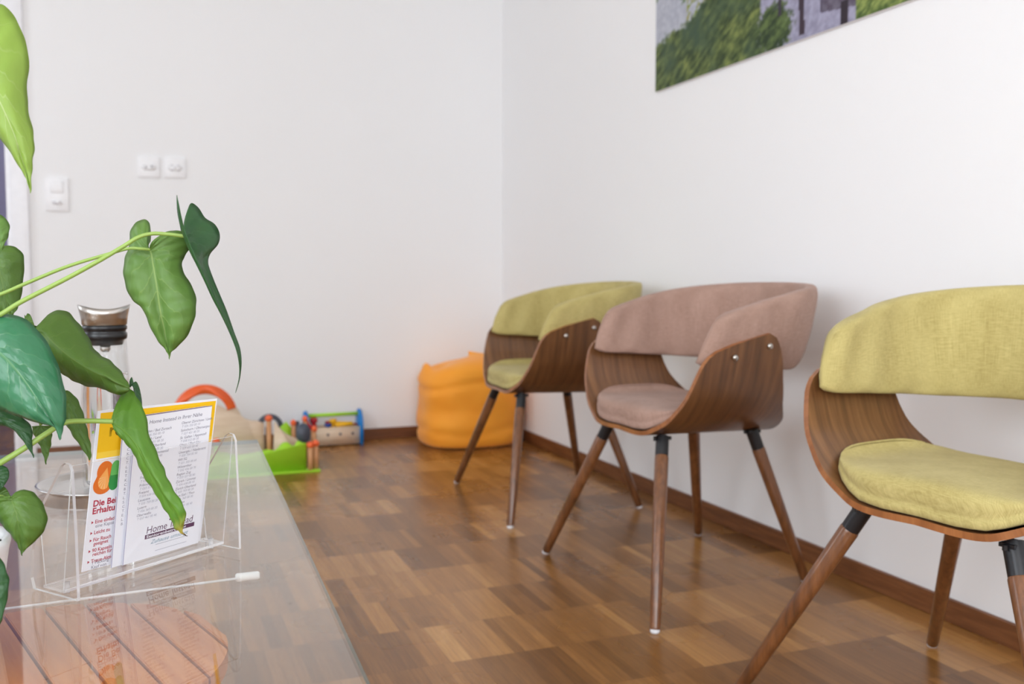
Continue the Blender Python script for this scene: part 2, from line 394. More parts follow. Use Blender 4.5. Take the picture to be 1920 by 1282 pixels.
outlet('light_switch', 'white light switch over a small socket in one tall plate beside the door casing', 'switch', 107, 365, .09, .14, 'switch')
outlet('wall_socket', 'white square wall socket with dark holes, the one nearer the light switch', 'socket', 279, 314, .088, .088, 'two')
outlet('wall_socket', 'white square wall socket with faint holes, the one farther from the light switch', 'socket', 328, 315, .088, .088, 'five')

# ------------------------------------------------------------------ poster on the right wall
def poster():
    PW, PH = 1.55, 1.0
    t = thing('landscape_poster', 'large frameless photo print of green shrubs beside a grey path on the white wall', 'poster', (XR, 2.948, 1.427))
    obj('backing_board', BX(-.012, -.0005, -PW, 0, 0, PH, .0008), M['plate_white'], t)
    bm = NB(); lay = bm.loops.layers.float_color.new('print')
    zs = [i*.0034 for i in range(92)]
    while zs[-1] < PH-.03: zs.append(zs[-1]+.03)
    zs.append(PH); NX = 330; xs = [PW*i/NX for i in range(NX+1)]
    def fb(a, b, s, o=0): return noise.fractal(V((a*s+o, b*s-o, o*.7)), .9, 2.1, 4)
    def colour(a, b):
        f1 = .75*fb(a+b*.9, b*3.0-a*1.9, 15, 3)+.35*fb(a+b*.6, b*3.2-a*2.0, 42, 7); f2 = fb(a, b, 60, 9); f3 = fb(a, b, 9, 5)
        def mixc(c, d, t): t = max(0, min(1, t)); return tuple(x+(y-x)*t for x, y in zip(c, d))
        path = mixc((186, 190, 200), (166, 168, 182), .5+f2*.8)
        bank = mixc(mixc((50, 66, 38), (126, 138, 76), .45+f1*1.1), (64, 84, 64), .3+f3)
        edge = lerp1([(0, .15), (.09, .178), (.19, .181), (.26, .208), (.32, .24), (.42, .29), (1.6, .3)], a)+f2*.018
        c = mixc(bank, path, .5+(b-edge)/.016)
        if b >= edge and a > .2 and f1 > .12 and a < .5: c = mixc((120, 140, 60), (160, 150, 90), f2+.5)
        # paved square with posts on the right of the bank
        pave = mixc((164, 162, 186), (140, 138, 160), .5+f2)
        c = mixc(c, pave, .5+(a-(.60+.02*f2+.25*max(0, .07-b)))/.016)
        d = math.hypot((a-.66)/.085, (b-.055)/.075)
        c = mixc(mixc((42, 58, 36), (96, 114, 66), .45+f1*1.2+f2*.5), c, .5+(d-1-f2*.35)/.25)
        if abs(a-.79+b*.05) < .011 and b > .012: c = (62, 50, 60)
        if abs(a-.69) < .006 and b > .085: c = (60, 52, 66)
        if .86 < a < 1.05 and b > .052-(a-.86)*.12 and b < .2: c = mixc((84, 76, 92), (110, 104, 120), .5+f2)
        if abs(a-.955) < .014 and b < .06: c = (52, 44, 52)
        if a > 1.0 and b < .05+.3*(a-1)+f1*.03: c = mixc((66, 86, 44), (150, 164, 92), .5+f1*1.2)
        if b > .30+f3*.06:
            c = mixc((70, 96, 60), (120, 146, 84), .5+f1) if b < .55+f3*.1 else mixc((196, 208, 226), (226, 232, 240), .5+f3)
        return srgb(*[max(8, min(250, q)) for q in c])
    g = [[bm.verts.new((-.0125, -x, z)) for x in xs] for z in zs]
    cols = [[colour(x, z) for x in xs] for z in zs]
    for i in range(len(zs)-1):
        for j in range(NX):
            f = bm.faces.new((g[i][j], g[i+1][j], g[i+1][j+1], g[i][j+1]))
            for lp, (a, b) in zip(f.loops, ((i, j), (i+1, j), (i+1, j+1), (i, j+1))): lp[lay] = cols[a][b]
    k = Nodes('photo_print'); vc = k.n('ShaderNodeVertexColor', layer_name='print'); k.l(vc.outputs[0], k.p.inputs['Base Color'])
    k.p.inputs['Roughness'].default_value = .5; k.p.inputs['Specular IOR Level'].default_value = .2
    obj('photo_print', bm, k.m, t)
poster()

# ------------------------------------------------------------------ bentwood armchairs
HALF = [(0, .402), (.07, .403), (.115, .409), (.150, .424), (.191, .448), (.221, .478), (.245, .512), (.261, .560), (.271, .603), (.279, .653)]
def u_profile(n=34):
    """arc-length samples (y, z, s) along half the U, from the middle of the seat up the side"""
    P = [V((a, b, 0)) for a, b in HALF]; out = []; s = 0; last = None
    for i in range(n+1):
        q = crom(P, (len(P)-1)*i/n)
        if last is not None: s += (q-last).length
        out.append((q.x, q.y, s)); last = q
    return out
def shell_z(y):
    y = abs(y); return lerp1(HALF[:8], y)
XF = [(.402, .192), (.41, .190), (.424, .184), (.45, .175), (.485, .164), (.52, .154), (.55, .145), (.578, .135), (.596, .124), (.611, .106), (.622, .078), (.632, .045), (.642, .008), (.650, -.030), (.653, -.043)]
XB = [(.402, -.188), (.41, -.188), (.424, -.182), (.44, -.168), (.46, -.146), (.485, -.126), (.51, -.112), (.54, -.101), (.58, -.091), (.61, -.081), (.632, -.070), (.644, -.061), (.650, -.053), (.653, -.043)]
def make_chair(fabric, label, group, loc, rz, feet):
    t = thing('bentwood_armchair', label, 'chair', loc, rz, group)
    # the U-shaped plywood shell
    bm = NB(); uvl = bm.loops.layers.uv.new('UVMap'); prof = u_profile(); rows = [(-y, z, -s) for y, z, s in prof[:0:-1]]+prof; NX = 14; TH = .011
    n = len(rows); nor = []
    for i in range(n):
        a, b = rows[max(i-1, 0)], rows[min(i+1, n-1)]; tx, tz = b[0]-a[0], b[1]-a[1]; l = math.hypot(tx, tz); nor.append((tz/l, -tx/l))
    def grid(off):
        g = []
        for i, (y, z, s) in enumerate(rows):
            x0, x1 = lerp1(XB, z), lerp1(XF, z); ny, nz = nor[i]
            if i in (0, n-1): x1 = x0 = (x0+x1)/2
            row = []
            for j in range(NX+1):
                f = j/NX; f = .5-.5*math.cos(PI*f) if 0 else f
                x = x0+(x1-x0)*f; row.append((bm.verts.new((x, y+ny*off, z+nz*off+(.010*(x-.0)/.20 if abs(y) < .2 else 0)*(1-abs(y)/.2))), x, s))
            g.append(row)
        return g
    A, B = grid(0), grid(TH)
    def quad(vs, mi, rim=False):
        try: f = bm.faces.new([v[0] for v in vs])
        except ValueError: return
        f.material_index = mi
        for lp, v in zip(f.loops, vs): lp[uvl].uv = (v[1], v[2])
    for i in range(n-1):
        for j in range(NX):
            quad((A[i][j], A[i][j+1], A[i+1][j+1], A[i+1][j]), 0); quad((B[i][j], B[i+1][j], B[i+1][j+1], B[i][j+1]), 0)
        quad((A[i][0], A[i+1][0], B[i+1][0], B[i][0]), 1); quad((A[i][NX], B[i][NX], B[i+1][NX], A[i+1][NX]), 1)
    bmesh.ops.remove_doubles(bm, verts=bm.verts, dist=1e-5); bmesh.ops.dissolve_degenerate(bm, edges=bm.edges, dist=1e-6); bmesh.ops.recalc_face_normals(bm, faces=bm.faces)
    sh = obj('shell', bm, [M['walnut'], M['ply_edge']], t); sharp(sh, 40)
    # bolts through the sides
    for sy in (-1, 1):
        for bx, bz in ((.052, .598), (-.043, .622)):
            bm = NB(); lathe(bm, [(0, .004), (.003, .0038), (.006, .0022), (.0072, 0), (.0072, -.002)], 20)
            bmesh.ops.rotate(bm, verts=bm.verts, cent=(0, 0, 0), matrix=Matrix.Rotation(-sy*PI/2, 3, 'X'))
            obj('bolt', bm, M['steel'], sh, loc=(bx, sy*(.2868 if bx > 0 else .2895), bz))
    # wrap-around padded back
    bm = NB(); uvl = bm.loops.layers.uv.new('UVMap'); NP, NC = 72, 28; rings = []
    raw = []
    for i in range(801):
        th = -PI/2+PI*i/800; e = 2/2.6; raw.append(V((-.020-.238*abs(math.cos(th))**e, (1 if th > 0 else -1)*.253*abs(math.sin(th))**e, 0)))
    fwd = lambda sg: [V((-.020+.150*q/40, sg*(.253-.000*(q/40)**2), 0)) for q in range(1, 41)]
    raw = fwd(-1)[::-1]+raw+fwd(1); cum = [0]
    for p, q in zip(raw, raw[1:]): cum.append(cum[-1]+(q-p).length)
    ctr = []; j = 0
    for i in range(NP+1):
        tgt = cum[-1]*i/NP
        while j < len(cum)-2 and cum[j+1] < tgt: j += 1
        f = (tgt-cum[j])/max(1e-9, cum[j+1]-cum[j]); ctr.append((raw[j].lerp(raw[j+1], f), abs(-1+2*i/NP)))
    for i, (c, au) in enumerate(ctr):
        tdir = (ctr[min(i+1, NP)][0]-ctr[max(i-1, 0)][0]).normalized(); out = V((-tdir.y, tdir.x, 0))
        f = max(0, (au-.45)/.55); back = 1-au
        zb = .556+.020*f; q_ = (.13-c.x)/.38; zt = .690+.105*q_-.027*q_*q_; hh = (zt-zb)/2; zc = (zt+zb)/2; th = .0215
        e = max(0, (au-.93)/.07); shr = math.sqrt(max(0, 1-e*e*.92)); slant = .36*f*f
        ring = []
        for k in range(NC):
            a = 2*PI*k/NC; ca, sa = math.cos(a), math.sin(a)
            px = th*(1 if ca > 0 else -1)*abs(ca)**.55; pz = hh*(1 if sa > 0 else -1)*abs(sa)**.38
            hf = (pz+hh)/(2*hh)                                       # 0 bottom .. 1 top
            lean = .044*(hf-.25)*(1-f*.75)+.006*math.sin(hf*PI)
            q = c+out*(px*shr+lean-.006)+V((0, 0, zc+pz*(1-.24*(1-shr))))
            # slant of the arm ends: the top sits further back
            q += V((-slant*(hf*(2*hh))*(1 if f > 0 else 0), 0, 0))
            q += out*(.0018*math.sin(i*.9+k*.7))
            ring.append(bm.verts.new(q))
        rings.append(ring)
    L = 0
    for i in range(NP):
        d = (ctr[i+1][0]-ctr[i][0]).length
        for k in range(NC):
            k2 = (k+1) % NC; fc = bm.faces.new((rings[i][k], rings[i][k2], rings[i+1][k2], rings[i+1][k]))
            for lp, (uu, kk) in zip(fc.loops, ((L, k), (L, k+1), (L+d, k+1), (L+d, k))): lp[uvl].uv = (uu, kk/NC*.44)
        L += d
    for ring, rev in ((rings[0], 0), (rings[-1], 1)):
        cc = V((0, 0, 0))
        for v in ring: cc += v.co
        cc /= NC; cc += V((.006, 0, 0)); cv = bm.verts.new(cc)
        for k in range(NC):
            vs = (ring[k], ring[(k+1) % NC], cv); bm.faces.new(vs if rev else vs[::-1])
    bmesh.ops.recalc_face_normals(bm, faces=bm.faces)
    obj('backrest', bm, fabric, t)
    # seat pad
    bm = NB(); uvl = bm.loops.layers.uv.new('UVMap'); N = 64
    prof = [(.985, 0, -.002), (.998, 0, .000), (1.0, 0, .006), (.994, 0, .0105), (.980, .02, .0115), (.985, .05, .015), (.992, .22, .015), (.985, .45, .014), (.955, .68, .010), (.90, .85, .006), (.80, .96, .003), (.62, 1, .003), (.4, 1, .005), (.2, 1, .006), (.05, 1, .006)]; rg = []
    for (s, h, z) in prof:
        r = []
        for k in range(N):
            a = 2*PI*k/N; ca, sa = math.cos(a), math.sin(a); e = 4.6 if ca > 0 else 3.0; rr = (abs(ca)**e+abs(sa)**e)**(-1/e)
            y = rr*sa*.213*s; x = rr*ca*(lerp1(XF, shell_z(y))-.0015 if ca > 0 else .186)*s
            r.append(bm.verts.new((x, y, (shell_z(y)+.004)*(1-h)+.462*h+z+.010*x/.20*(1-abs(y)/.25))))
        rg.append(r)
    for a, b in zip(rg, rg[1:]):
        for k in range(N): bm.faces.new((a[k], a[(k+1) % N], b[(k+1) % N], b[k]))
    bm.faces.new(rg[0][::-1]); bm.faces.new(rg[-1])
    for f in bm.faces:
        for lp in f.loops: lp[uvl].uv = (lp.vert.co.x, lp.vert.co.y+lp.vert.co.z*.5)
    obj('seat_pad', bm, fabric, t)
    # legs with black steel collars and white glides
    for (ax, ay), (fx, fy) in zip(((.146, .130), (.146, -.130), (-.118, .130), (-.118, -.130)), feet):
        zt = .395; a = V((ax, ay, zt)); b = V((fx, fy, .006)); d = (b-a).normalized(); Ltot = (b-a).length
        bm = NB(); c0 = a+d*.045
        tube(bm, [c0, a+d*.05, a+d*(Ltot*.5), b-d*.004, b], [.0150, .0168, .0150, .0118, .0100], 20)
        lg = sharp(obj('leg', bm, M['leg_wood'], t), 50)
        bm = NB(); tube(bm, [a-d*.004, c0+d*.001], .0158, 20)
        box(bm, ax-.018, ax+.018, ay-.012, ay+.012, zt-.002, zt+.004)
        for sx in (-.021, .021):
            tube(bm, [(ax+sx, ay, zt-.005), (ax+sx, ay, zt+.003)], .004, 10)
        sharp(obj('collar', bm, M['black_metal'], lg), 50)
        bm = NB(); tube(bm, [b+V((0, 0, -.006)), b+V((0, 0, -.003)), b+V((0, 0, .003))], [.0092, .0108, .0104], 18); obj('glide', bm, M['glide'], lg)
    return t
R = math.radians
CG = 'bentwood armchairs along the right wall'
make_chair(M['green_fabric'], 'bentwood armchair with lime green back and seat in front of the orange beanbag', None, (1.307, 3.000, 0), PI+R(-2.4), ((.240, .292), (.221, -.396), (-.260, .186), (-.264, -.354)))
make_chair(M['pink_fabric'], 'bentwood armchair with dusty rose back and seat, between two lime green chairs', None, (1.302, 2.112, 0), PI+R(2), ((.278, .316), (.240, -.325), (-.266, .166), (-.268, -.316)))
make_chair(M['green_fabric'], 'bentwood armchair with lime green upholstery cut off by the right edge of the photo', None, (1.290, 1.144, 0), PI+R(9.2), ((.262, .300), (.231, -.342), (-.280, .230), (-.308, -.315)))
for o in list(bpy.data.objects):
    if o.name.startswith('bentwood_armchair'): o['group'] = CG

# ------------------------------------------------------------------ beanbag
def beanbag():
    t = thing('beanbag', 'orange cloth beanbag slumped in the corner of the room', 'beanbag', (1.435, 4.245, 0))
    bm = NB(); N, K = 96, 48; rings = []
    prof = [(0, .0), (.6, .0), (.86, .003), (.95, .014), (.985, .04), (1.0, .09), (.995, .16), (.985, .22), (.975, .27), (.955, .315), (.90, .352), (.78, .378), (.6, .395), (.4, .404), (.2, .410), (0, .413)]
    P = [V((a, b, 0)) for a, b in prof]
    for j in range(K+1):
        q = crom(P, (len(P)-1)*j/K); ring = []
        for k in range(N):
            a = 2*PI*k/N; e = 2.6; rr = (abs(math.cos(a))**e+abs(math.sin(a))**e)**(-1/e)
            x = rr*math.cos(a)*.243*q.x; y = rr*math.sin(a)*.215*q.x; z = q.y
            hz = max(0, (z-.26)/.15)
            ca = math.atan2(math.sin(a-PI*.97), math.cos(a-PI*.97)); pk = math.exp(-(ca/.33)**2)        # gathered corner on the left
            z += pk*.045*max(0, 1-abs(q.x-.88)/.22)*(1 if z > .2 else 0) - .03*math.exp(-((ca)/.5)**2)*math.exp(-((q.x-.62)/.16)**2)*(z > .3)
            z += .022*math.cos(a+.3)*hz
            f = 1+.020*math.sin(3*a+z*9)*min(1, z*8)
            fold = noise.noise(V((x*5, y*5, z*9+3)))*.016+noise.noise(V((x*11, y*11, z*20)))*.004
            crease = -.012*math.exp(-((z-.285+.02*math.sin(2.3*a))/.012)**2)-.010*math.exp(-((z-.075+.012*math.sin(3*a+1))/.012)**2)
            g = 1+(fold+crease)/.23*min(1, z*12); ring.append(bm.verts.new((x*f*g, y*f*g, z+fold*.6*min(1, z*10)*hz)))
        rings.append(ring)
    for a, b in zip(rings, rings[1:]):
        for k in range(N): bm.faces.new((a[k], a[(k+1) % N], b[(k+1) % N], b[k]))
    for v in bm.verts: v.co.x = min(v.co.x, XR-.014-1.435); v.co.y = min(v.co.y, YB-.016-4.245)
    bmesh.ops.remove_doubles(bm, verts=bm.verts, dist=1e-5)
    obj('cover', bm, M['orange_fabric'], t)
    bm = NB(); tube(bm, [(-.13+.02*i, -.208, .02+.055*math.sin(i/7*PI)) for i in range(8)], .0035, 8)
    return t
beanbag()

# ------------------------------------------------------------------ toys at the back wall
def toolbox():
    x0, x1, y0, y1 = .700, .938, 4.365, 4.455; cx = (x0+x1)/2
    t = thing('toy_toolbox', 'wooden toy toolbox with blue ends and lime carrying bar by the back wall', 'toolbox', (cx, (y0+y1)/2, 0))
    for x in (x0-.014, x1):
        bm = NB(); ym = (y0+y1)/2
        poly = [(y0-.012, 0), (y1+.012, 0), (y1+.012, .085)]+arc(ym, .085, (y1-y0)/2+.012, .080, 0, 180, 16)[1:]
        prism(bm, poly, (x, 0, 0), (0, 1, 0), (0, 0, 1), .014, .002)
        world_obj('end_panel', bm, M['blue'], t)
    bm = NB(); prism(bm, [(x0, .006), (x1, .006), (x1, .088), (x0, .088)], (0, y0+.008, 0), (1, 0, 0), (0, 0, 1), .008, .001)
    fp = world_obj('front_panel', bm, M['plywood'], t)
    for i in range(4):
        bm = NB(); prism(bm, arc(x0+.030+i*.058, .055, .0065, .0065, 0, 345, 15), (0, y0+.0004, 0), (1, 0, 0), (0, 0, 1), .0008)
        world_obj('peg_hole', bm, M['hole'], fp)
    bm = NB(); box(bm, x0, x1, y1-.008, y1, .006, .088); world_obj('back_panel', bm, M['plywood'], t, smooth=False)
    bm = NB(); box(bm, x0, x1, y0+.008, y1-.008, .006, .014); world_obj('bottom_panel', bm, M['plywood'], t, smooth=False)
    bm = NB(); tube(bm, [(x0, (y0+y1)/2, .142), (x1, (y0+y1)/2, .142)], .0085, 18); world_obj('carrying_bar', bm, M['lime'], t)
    yc = (y0+y1)/2
    a = thing('toy_hammer', 'red toy hammer head standing at the left end of the toolbox', 'toy', (x0+.028, yc-.012, .014))
    bm = NB(); tube(bm, [(0, 0, 0), (0, 0, .085)], .008, 14); obj('handle', bm, M['peg_wood'], a)
    bm = NB(); lathe(bm, [(0, .072), (.014, .072), (.016, .078), (.012, .086), (.012, .096), (.018, .101), (.018, .114), (.012, .120), (0, .120)], 24); obj('head', bm, M['red'], a)
    def nut(name, label, x, y, z, m, r=.017, h=.014, tilt=0, bolt=None):
        o = thing(name, label, 'toy', (x, y, z))
        bm = NB(); prism(bm, [(r*math.cos(i*PI/3), r*math.sin(i*PI/3)) for i in range(6)], (0, 0, 0), (1, 0, 0), (0, 1, 0), h, .002)
        bmesh.ops.rotate(bm, verts=bm.verts, cent=(0, 0, h/2), matrix=Matrix.Rotation(tilt, 3, 'Y')); obj('head', bm, m, o)
        if bolt:
            bm = NB(); tube(bm, [(0, 0, -.0), (0, 0, -bolt)], r*.45, 12); obj('shaft', bm, m, o)
    nut('toy_bolt', 'blue toy bolt with hexagonal head in the middle of the toolbox', x0+.094, yc-.018, .090, M['deep_blue'], .017, .012, 0, .075)
    nut('toy_bolt', 'small red toy bolt just behind the blue bolt in the toolbox', x0+.098, yc+.012, .098, M['red'], .013, .012, .2, .083)
    nut('toy_bolt', 'yellow toy bolt beside the blue one in the toolbox', x0+.120, yc+.004, .104, M['yellow'], .018, .016, -.2, .089)
    o = thing('toy_wrench', 'yellow toy wrench lying across the toolbox contents', 'toy', (x0+.165, yc-.008, .094))
    bm = NB(); poly = arc(-.02, 0, .02, .015, 40, 320, 14)+[(.028, -.007)]+arc(.034, 0, .014, .012, -90, 90, 8)+[(.028, .007)]
    prism(bm, poly, (0, 0, 0), (1, 0, 0), V((0, .5, .86)), .010, .002); obj('jaw_and_handle', bm, M['yellow'], o)
    o = thing('toy_saw', 'orange toy saw resting along the rim of the toolbox', 'toy', (x0+.175, yc+.014, .085))
    bm = NB(); prism(bm, [(-.05, 0), (.06, 0), (.062, .008), (-.03, .020), (-.05, .020)], (0, 0, 0), (1, 0, 0), (0, 0, 1), .008, .001); obj('blade', bm, M['orange'], o)
    bm = NB(); tube(bm, [(-.03, -.004, .01), (-.05, -.004, -.066)], .006, 10); obj('grip', bm, M['red'], o)
toolbox()
def playset():
    t = thing('wooden_play_castle', 'plywood toy play castle with orange arch, lime base and orange-capped posts', 'toy', (.35, 3.95, 0))
    X, Z = (1, 0, 0), (0, 0, 1)
    bm = NB(); poly = [(.02, 0), (.458, 0), (.458, .180), (.435, .190), (.405, .193), (.385, .200), (.368, .215), (.358, .240), (.345, .255)]+arc(.226, .235, .085, .035, 10, 170, 14)+[(.105, .255), (.06, .21), (.02, .19)]
    prism(bm, poly, (0, 4.01, 0), X, Z, .012, .001); world_obj('tall_panel', bm, M['plywood'], t)
    bm = NB(); prism(bm, arc(.226, .222, .126, .128, 12, 168, 36)+arc(.226, .222, .090, .090, 168, 12, 36), (0, 4.012, 0), X, Z, .016, .002); world_obj('arch', bm, M['orange'], t)
    def post(x, y, h, r=.0105, cap=.0155, wood='peg_wood'):
        bm = NB(); tube(bm, [(x, y, .001), (x, y, h)], r, 16); p = world_obj('post', bm, M[wood], t)
        bm = NB(); lathe(bm, [(0, h-.006), (cap*.8, h-.004), (cap, h+.004), (cap*.9, h+.012), (cap*.5, h+.018), (0, h+.020)], 20, (x, y, 0)); world_obj('post_cap', bm, M['orange'], p)
    post(.476, 3.985, .196)
    bm = NB(); poly = [(.486, 0), (.612, 0), (.612, .112)]+[(.612-.116*f, .112+.080*f**2.2) for f in [i/12 for i in range(1, 13)]]
    prism(bm, poly, (0, 3.965, 0), X, Z, .010, .001); world_obj('curved_panel', bm, M['plywood'], t)
    bm = NB(); prism(bm, arc(.488, .150, .056, .060, 0, 180, 24)+arc(.488, .150, .036, .040, 180, 0, 24), (0, 4.06, 0), X, Z, .014, .001); world_obj('slate_arch', bm, M['slate'], t)
    bm = NB(); box(bm, .470, .484, 4.045, 4.06, 0, .155); world_obj('arch_support', bm, M['slate'], t)
    bm = NB(); prism(bm, [(.53, 0), (.575, 0), (.575, .15), (.555, .175), (.53, .155)], (0, 4.05, 0), X, Z, .012, .001); world_obj('lime_block', bm, M['lime'], t)
    post(.582, 4.03, .165, .009, .012); post(.634, 4.05, .176, .009, .012)
    bm = NB(); prism(bm, [(.592, 0), (.612, 0), (.612, .172), (.592, .172)], (0, 4.07, 0), X, Z, .012, .001); world_obj('slate_tower', bm, M['slate'], t)
    bm = NB(); prism(bm, arc(.680, .175, .048, .048, 185, 262, 14)+arc(.680, .175, .030, .030, 262, 185, 14), (0, 4.06, 0), X, Z, .012, .001); world_obj('red_slide', bm, M['red'], t)
    bm = NB(); box(bm, .66, .675, 4.045, 4.06, 0, .135, .001); world_obj('slide_support', bm, M['peg_wood'], t)
    post(.668, 4.02, .135, .008, .012)
    bm = NB(); prism(bm, arc(.598, .150, .029, .042, 0, 354, 40), (0, 3.872, 0), X, Z, .012, .002); world_obj('slate_wheel', bm, M['slate'], t)
    bm = NB(); tube(bm, [(.598, 3.875, .14), (.598, 3.975, .10)], .005, 10); world_obj('axle', bm, M['peg_wood'], t)
    # lime base with a wavy skyline
    w = [(.02, .085), (.06, .10), (.11, .085), (.16, .10), (.22, .088), (.28, .10), (.33, .086), (.39, .09), (.43, .096), (.452, .100), (.470, .094), (.488, .098), (.502, .116), (.518, .124), (.534, .121), (.546, .108), (.556, .108), (.566, .124), (.576, .126), (.588, .118), (.602, .116)]
    P = [V((a, b, 0)) for a, b in w]; top = [crom(P, (len(P)-1)*i/80) for i in range(81)]
    bm = NB(); prism(bm, [(.602, .002), ]+[(q.x, q.y) for q in reversed(top)]+[(.02, .002)], (0, 3.835, 0), X, Z, .012, .001); world_obj('lime_skyline', bm, M['lime'], t)
    bm = NB(); box(bm, .02, .655, 3.80, 3.86, 0, .009, .002); box(bm, .02, .60, 3.86, 4.07, 0, .006); world_obj('base_board', bm, M['lime'], t)
    post(.617, 3.815, .104, .0105, .0150); post(.642, 3.835, .106, .0105, .0150)
    bm = NB(); tube(bm, [(.262, 3.90, .006), (.262, 3.90, .12)], .009, 12); p = world_obj('post', bm, M['lime'], t)
    bm = NB(); lathe(bm, [(0, .12), (.013, .122), (.015, .134), (.009, .144), (0, .146)], 18, (.262, 3.90, 0)); world_obj('post_cap', bm, M['orange'], p)
playset()

# ------------------------------------------------------------------ glass table
ZG = .43
def table():
    c1, c2 = on_z(482, 824, ZG), on_z(698, 1290, ZG)
    dx = (c2-c1).normalized(); near = c1+dx*2.0; lf = V((-.95, c1.y-.012, ZG)); ln = V((-.97, near.y, ZG))
    poly = [(ln.x, ln.y), (near.x, near.y), (c1.x, c1.y), (lf.x, lf.y)]
    # cut rows along the long side so that the far white border lies on the same plate
    t = thing('glass_table', 'rectangular clear glass table top with dark green edges on a round slatted wooden base', 'table', (-.35, 1.1, 0))
    bm = NB(); prism(bm, poly, (0, 0, ZG-.008), (1, 0, 0), (0, 1, 0), .008, 0, 0, 1)
    world_obj('glass_plate', bm, [M['table_glass'], M['glass_edge']], t, smooth=False)
    # round slatted wooden disc below the glass
    cx, cy, r = -.104, 1.003, .178; ang = math.radians(-17); ca, sa = math.cos(ang), math.sin(ang); zt = .405
    w, gap = .0405, .0034; k = 0; u = -r
    # slat direction (the long way) runs from far left to near right
    sd = V((.287, -.958, 0)).normalized(); sn = V((-sd.y, sd.x, 0))
    off = 0
    for i in range(-6, 7):
        u0 = i*w+off; u1 = u0+w-gap
        if u0 <= -r+.004 or u1 >= r-.004: u0, u1 = max(u0, -r+.003), min(u1, r-.003)
        if u1-u0 < .004: continue
        poly = []
        M_ = 14
        for q in range(M_+1):
            uu = u0+(u1-u0)*q/M_; poly.append((uu, -math.sqrt(max(0, r*r-uu*uu))))
        for q in range(M_+1):
            uu = u1-(u1-u0)*q/M_; poly.append((uu, math.sqrt(max(0, r*r-uu*uu))))
        bm = NB(); prism(bm, [(a, b) for a, b in poly], (0, 0, 0), (1, 0, 0), (0, 1, 0), .018, .0012)
        bmesh.ops.translate(bm, verts=bm.verts, vec=(0, 0, -.018))
        o = obj('slat', bm, M['slat'], t); o.rotation_euler = (0, 0, math.atan2(sd.y, sd.x)-PI/2); o.location = (cx+.35, cy-1.1, zt)
        sharp(o)
    bm = NB(); box(bm, cx-.12, cx+.12, cy-.02, cy+.02, zt-.05, zt-.019, .003); box(bm, cx-.02, cx+.02, cy-.12, cy+.12, zt-.05, zt-.019, .003)
    world_obj('cross_brace', bm, M['slat'], t)
    for a in (45, 135, 225, 315):
        px, py = cx+.11*math.cos(R(a)), cy+.11*math.sin(R(a)); bm = NB()
        tube(bm, [(px, py, zt-.02), (px+.05*math.cos(R(a)), py+.05*math.sin(R(a)), 0.0)], [.018, .014], 14); world_obj('leg', bm, M['slat'], t)
    for a in (170, 225, 285):
        px, py = cx+.16*math.cos(R(a)), cy+.16*math.sin(R(a)); bm = NB(); tube(bm, [(px, py, zt), (px, py, ZG-.008)], .010, 16); world_obj('spacer', bm, M['acrylic_edge'], t)
    # slim steel rod with a white end cap under the glass
    a, b = on_z(-260, 1177, .4165), on_z(448, 1084, .4165)
    bm = NB(); tube(bm, [a, b], .0016, 8); rd = world_obj('steel_rod', bm, M['plate_white'], t)
    b2 = on_z(487, 1078, .4165); a2 = on_z(441, 1083, .4165); e = (b2-a2).normalized(); bm = NB()
    tube(bm, [a2, a2+e*.002, b2-e*.002, b2], [.0035, .0052, .0052, .0035], 16); world_obj('end_cap', bm, M['plate_white'], rd)
table()

# ------------------------------------------------------------------ leaflet holder and leaflets
LF = on_z(145, 1127, ZG); RF = on_z(452, 1028, ZG); E1 = (RF-LF).normalized(); E2 = V((-E1.y, E1.x, 0)); UZ = V((0, 0, 1)); WH = (RF-LF).length
def F(u, v, w=0): return LF+E1*u+E2*v+UZ*w
def holder():
    t = thing('leaflet_holder', 'clear acrylic leaflet stand with two triangular side legs on the glass table', 'holder', F(WH/2, .035, .0005))
    for u0 in (0, WH-.0035):
        uo = u0
        out = [(0, 0), (.080, 0), (.084, .012), (.080, .045), (.062, .095), (.022, .146), (.015, .150), (.008, .149), (.004, .142), (.001, .07)]
        inn = [(.012, .008), (.070, .008), (.073, .018), (.068, .048), (.052, .090), (.020, .128), (.013, .128), (.010, .07)]
        bm = NB(); prism(bm, out, F(uo, 0), E2, UZ, .0035, 0, 0, 1); sp = world_obj('side_leg', bm, [M['acrylic'], M['acrylic_edge']], t, smooth=False)
    def sheet(name, a, b, c, d, th=.003, edge=True):
        bm = NB(); n = (b-a).cross(d-a).normalized()*th; vs = [bm.verts.new(p) for p in (a, b, c, d)]+[bm.verts.new(p+n) for p in (a, b, c, d)]
        bm.faces.new(vs[3::-1]); bm.faces.new(vs[4:])
        for i in range(4): bm.faces.new((vs[i], vs[(i+1) % 4], vs[4+(i+1) % 4], vs[4+i])).material_index = 1
        return world_obj(name, bm, [M['acrylic'], M['acrylic_edge']], t, smooth=False)
    g = .0035
    sheet('front_plate', F(g, .030, .006), F(WH-g, .030, .006), F(WH-g, .009, .147), F(g, .009, .147), .002)
    sheet('back_plate', F(g, .062, .006), F(WH-g, .062, .006), F(WH-g, .072, .105), F(g, .072, .105), .002)
    sheet('trough_floor', F(g, .028, .003), F(WH-g, .028, .003), F(WH-g, .066, .003), F(g, .066, .003), .003)
    for u in (.012, WH-.018):
        bm = NB(); a = F(u, .036, .0); box(bm, -.003, .003, -.003, .003, 0, .012); bmesh.ops.translate(bm, verts=bm.verts, vec=a); world_obj('rubber_pad', bm, M['acrylic_edge'], t)
holder()
_fc = {}
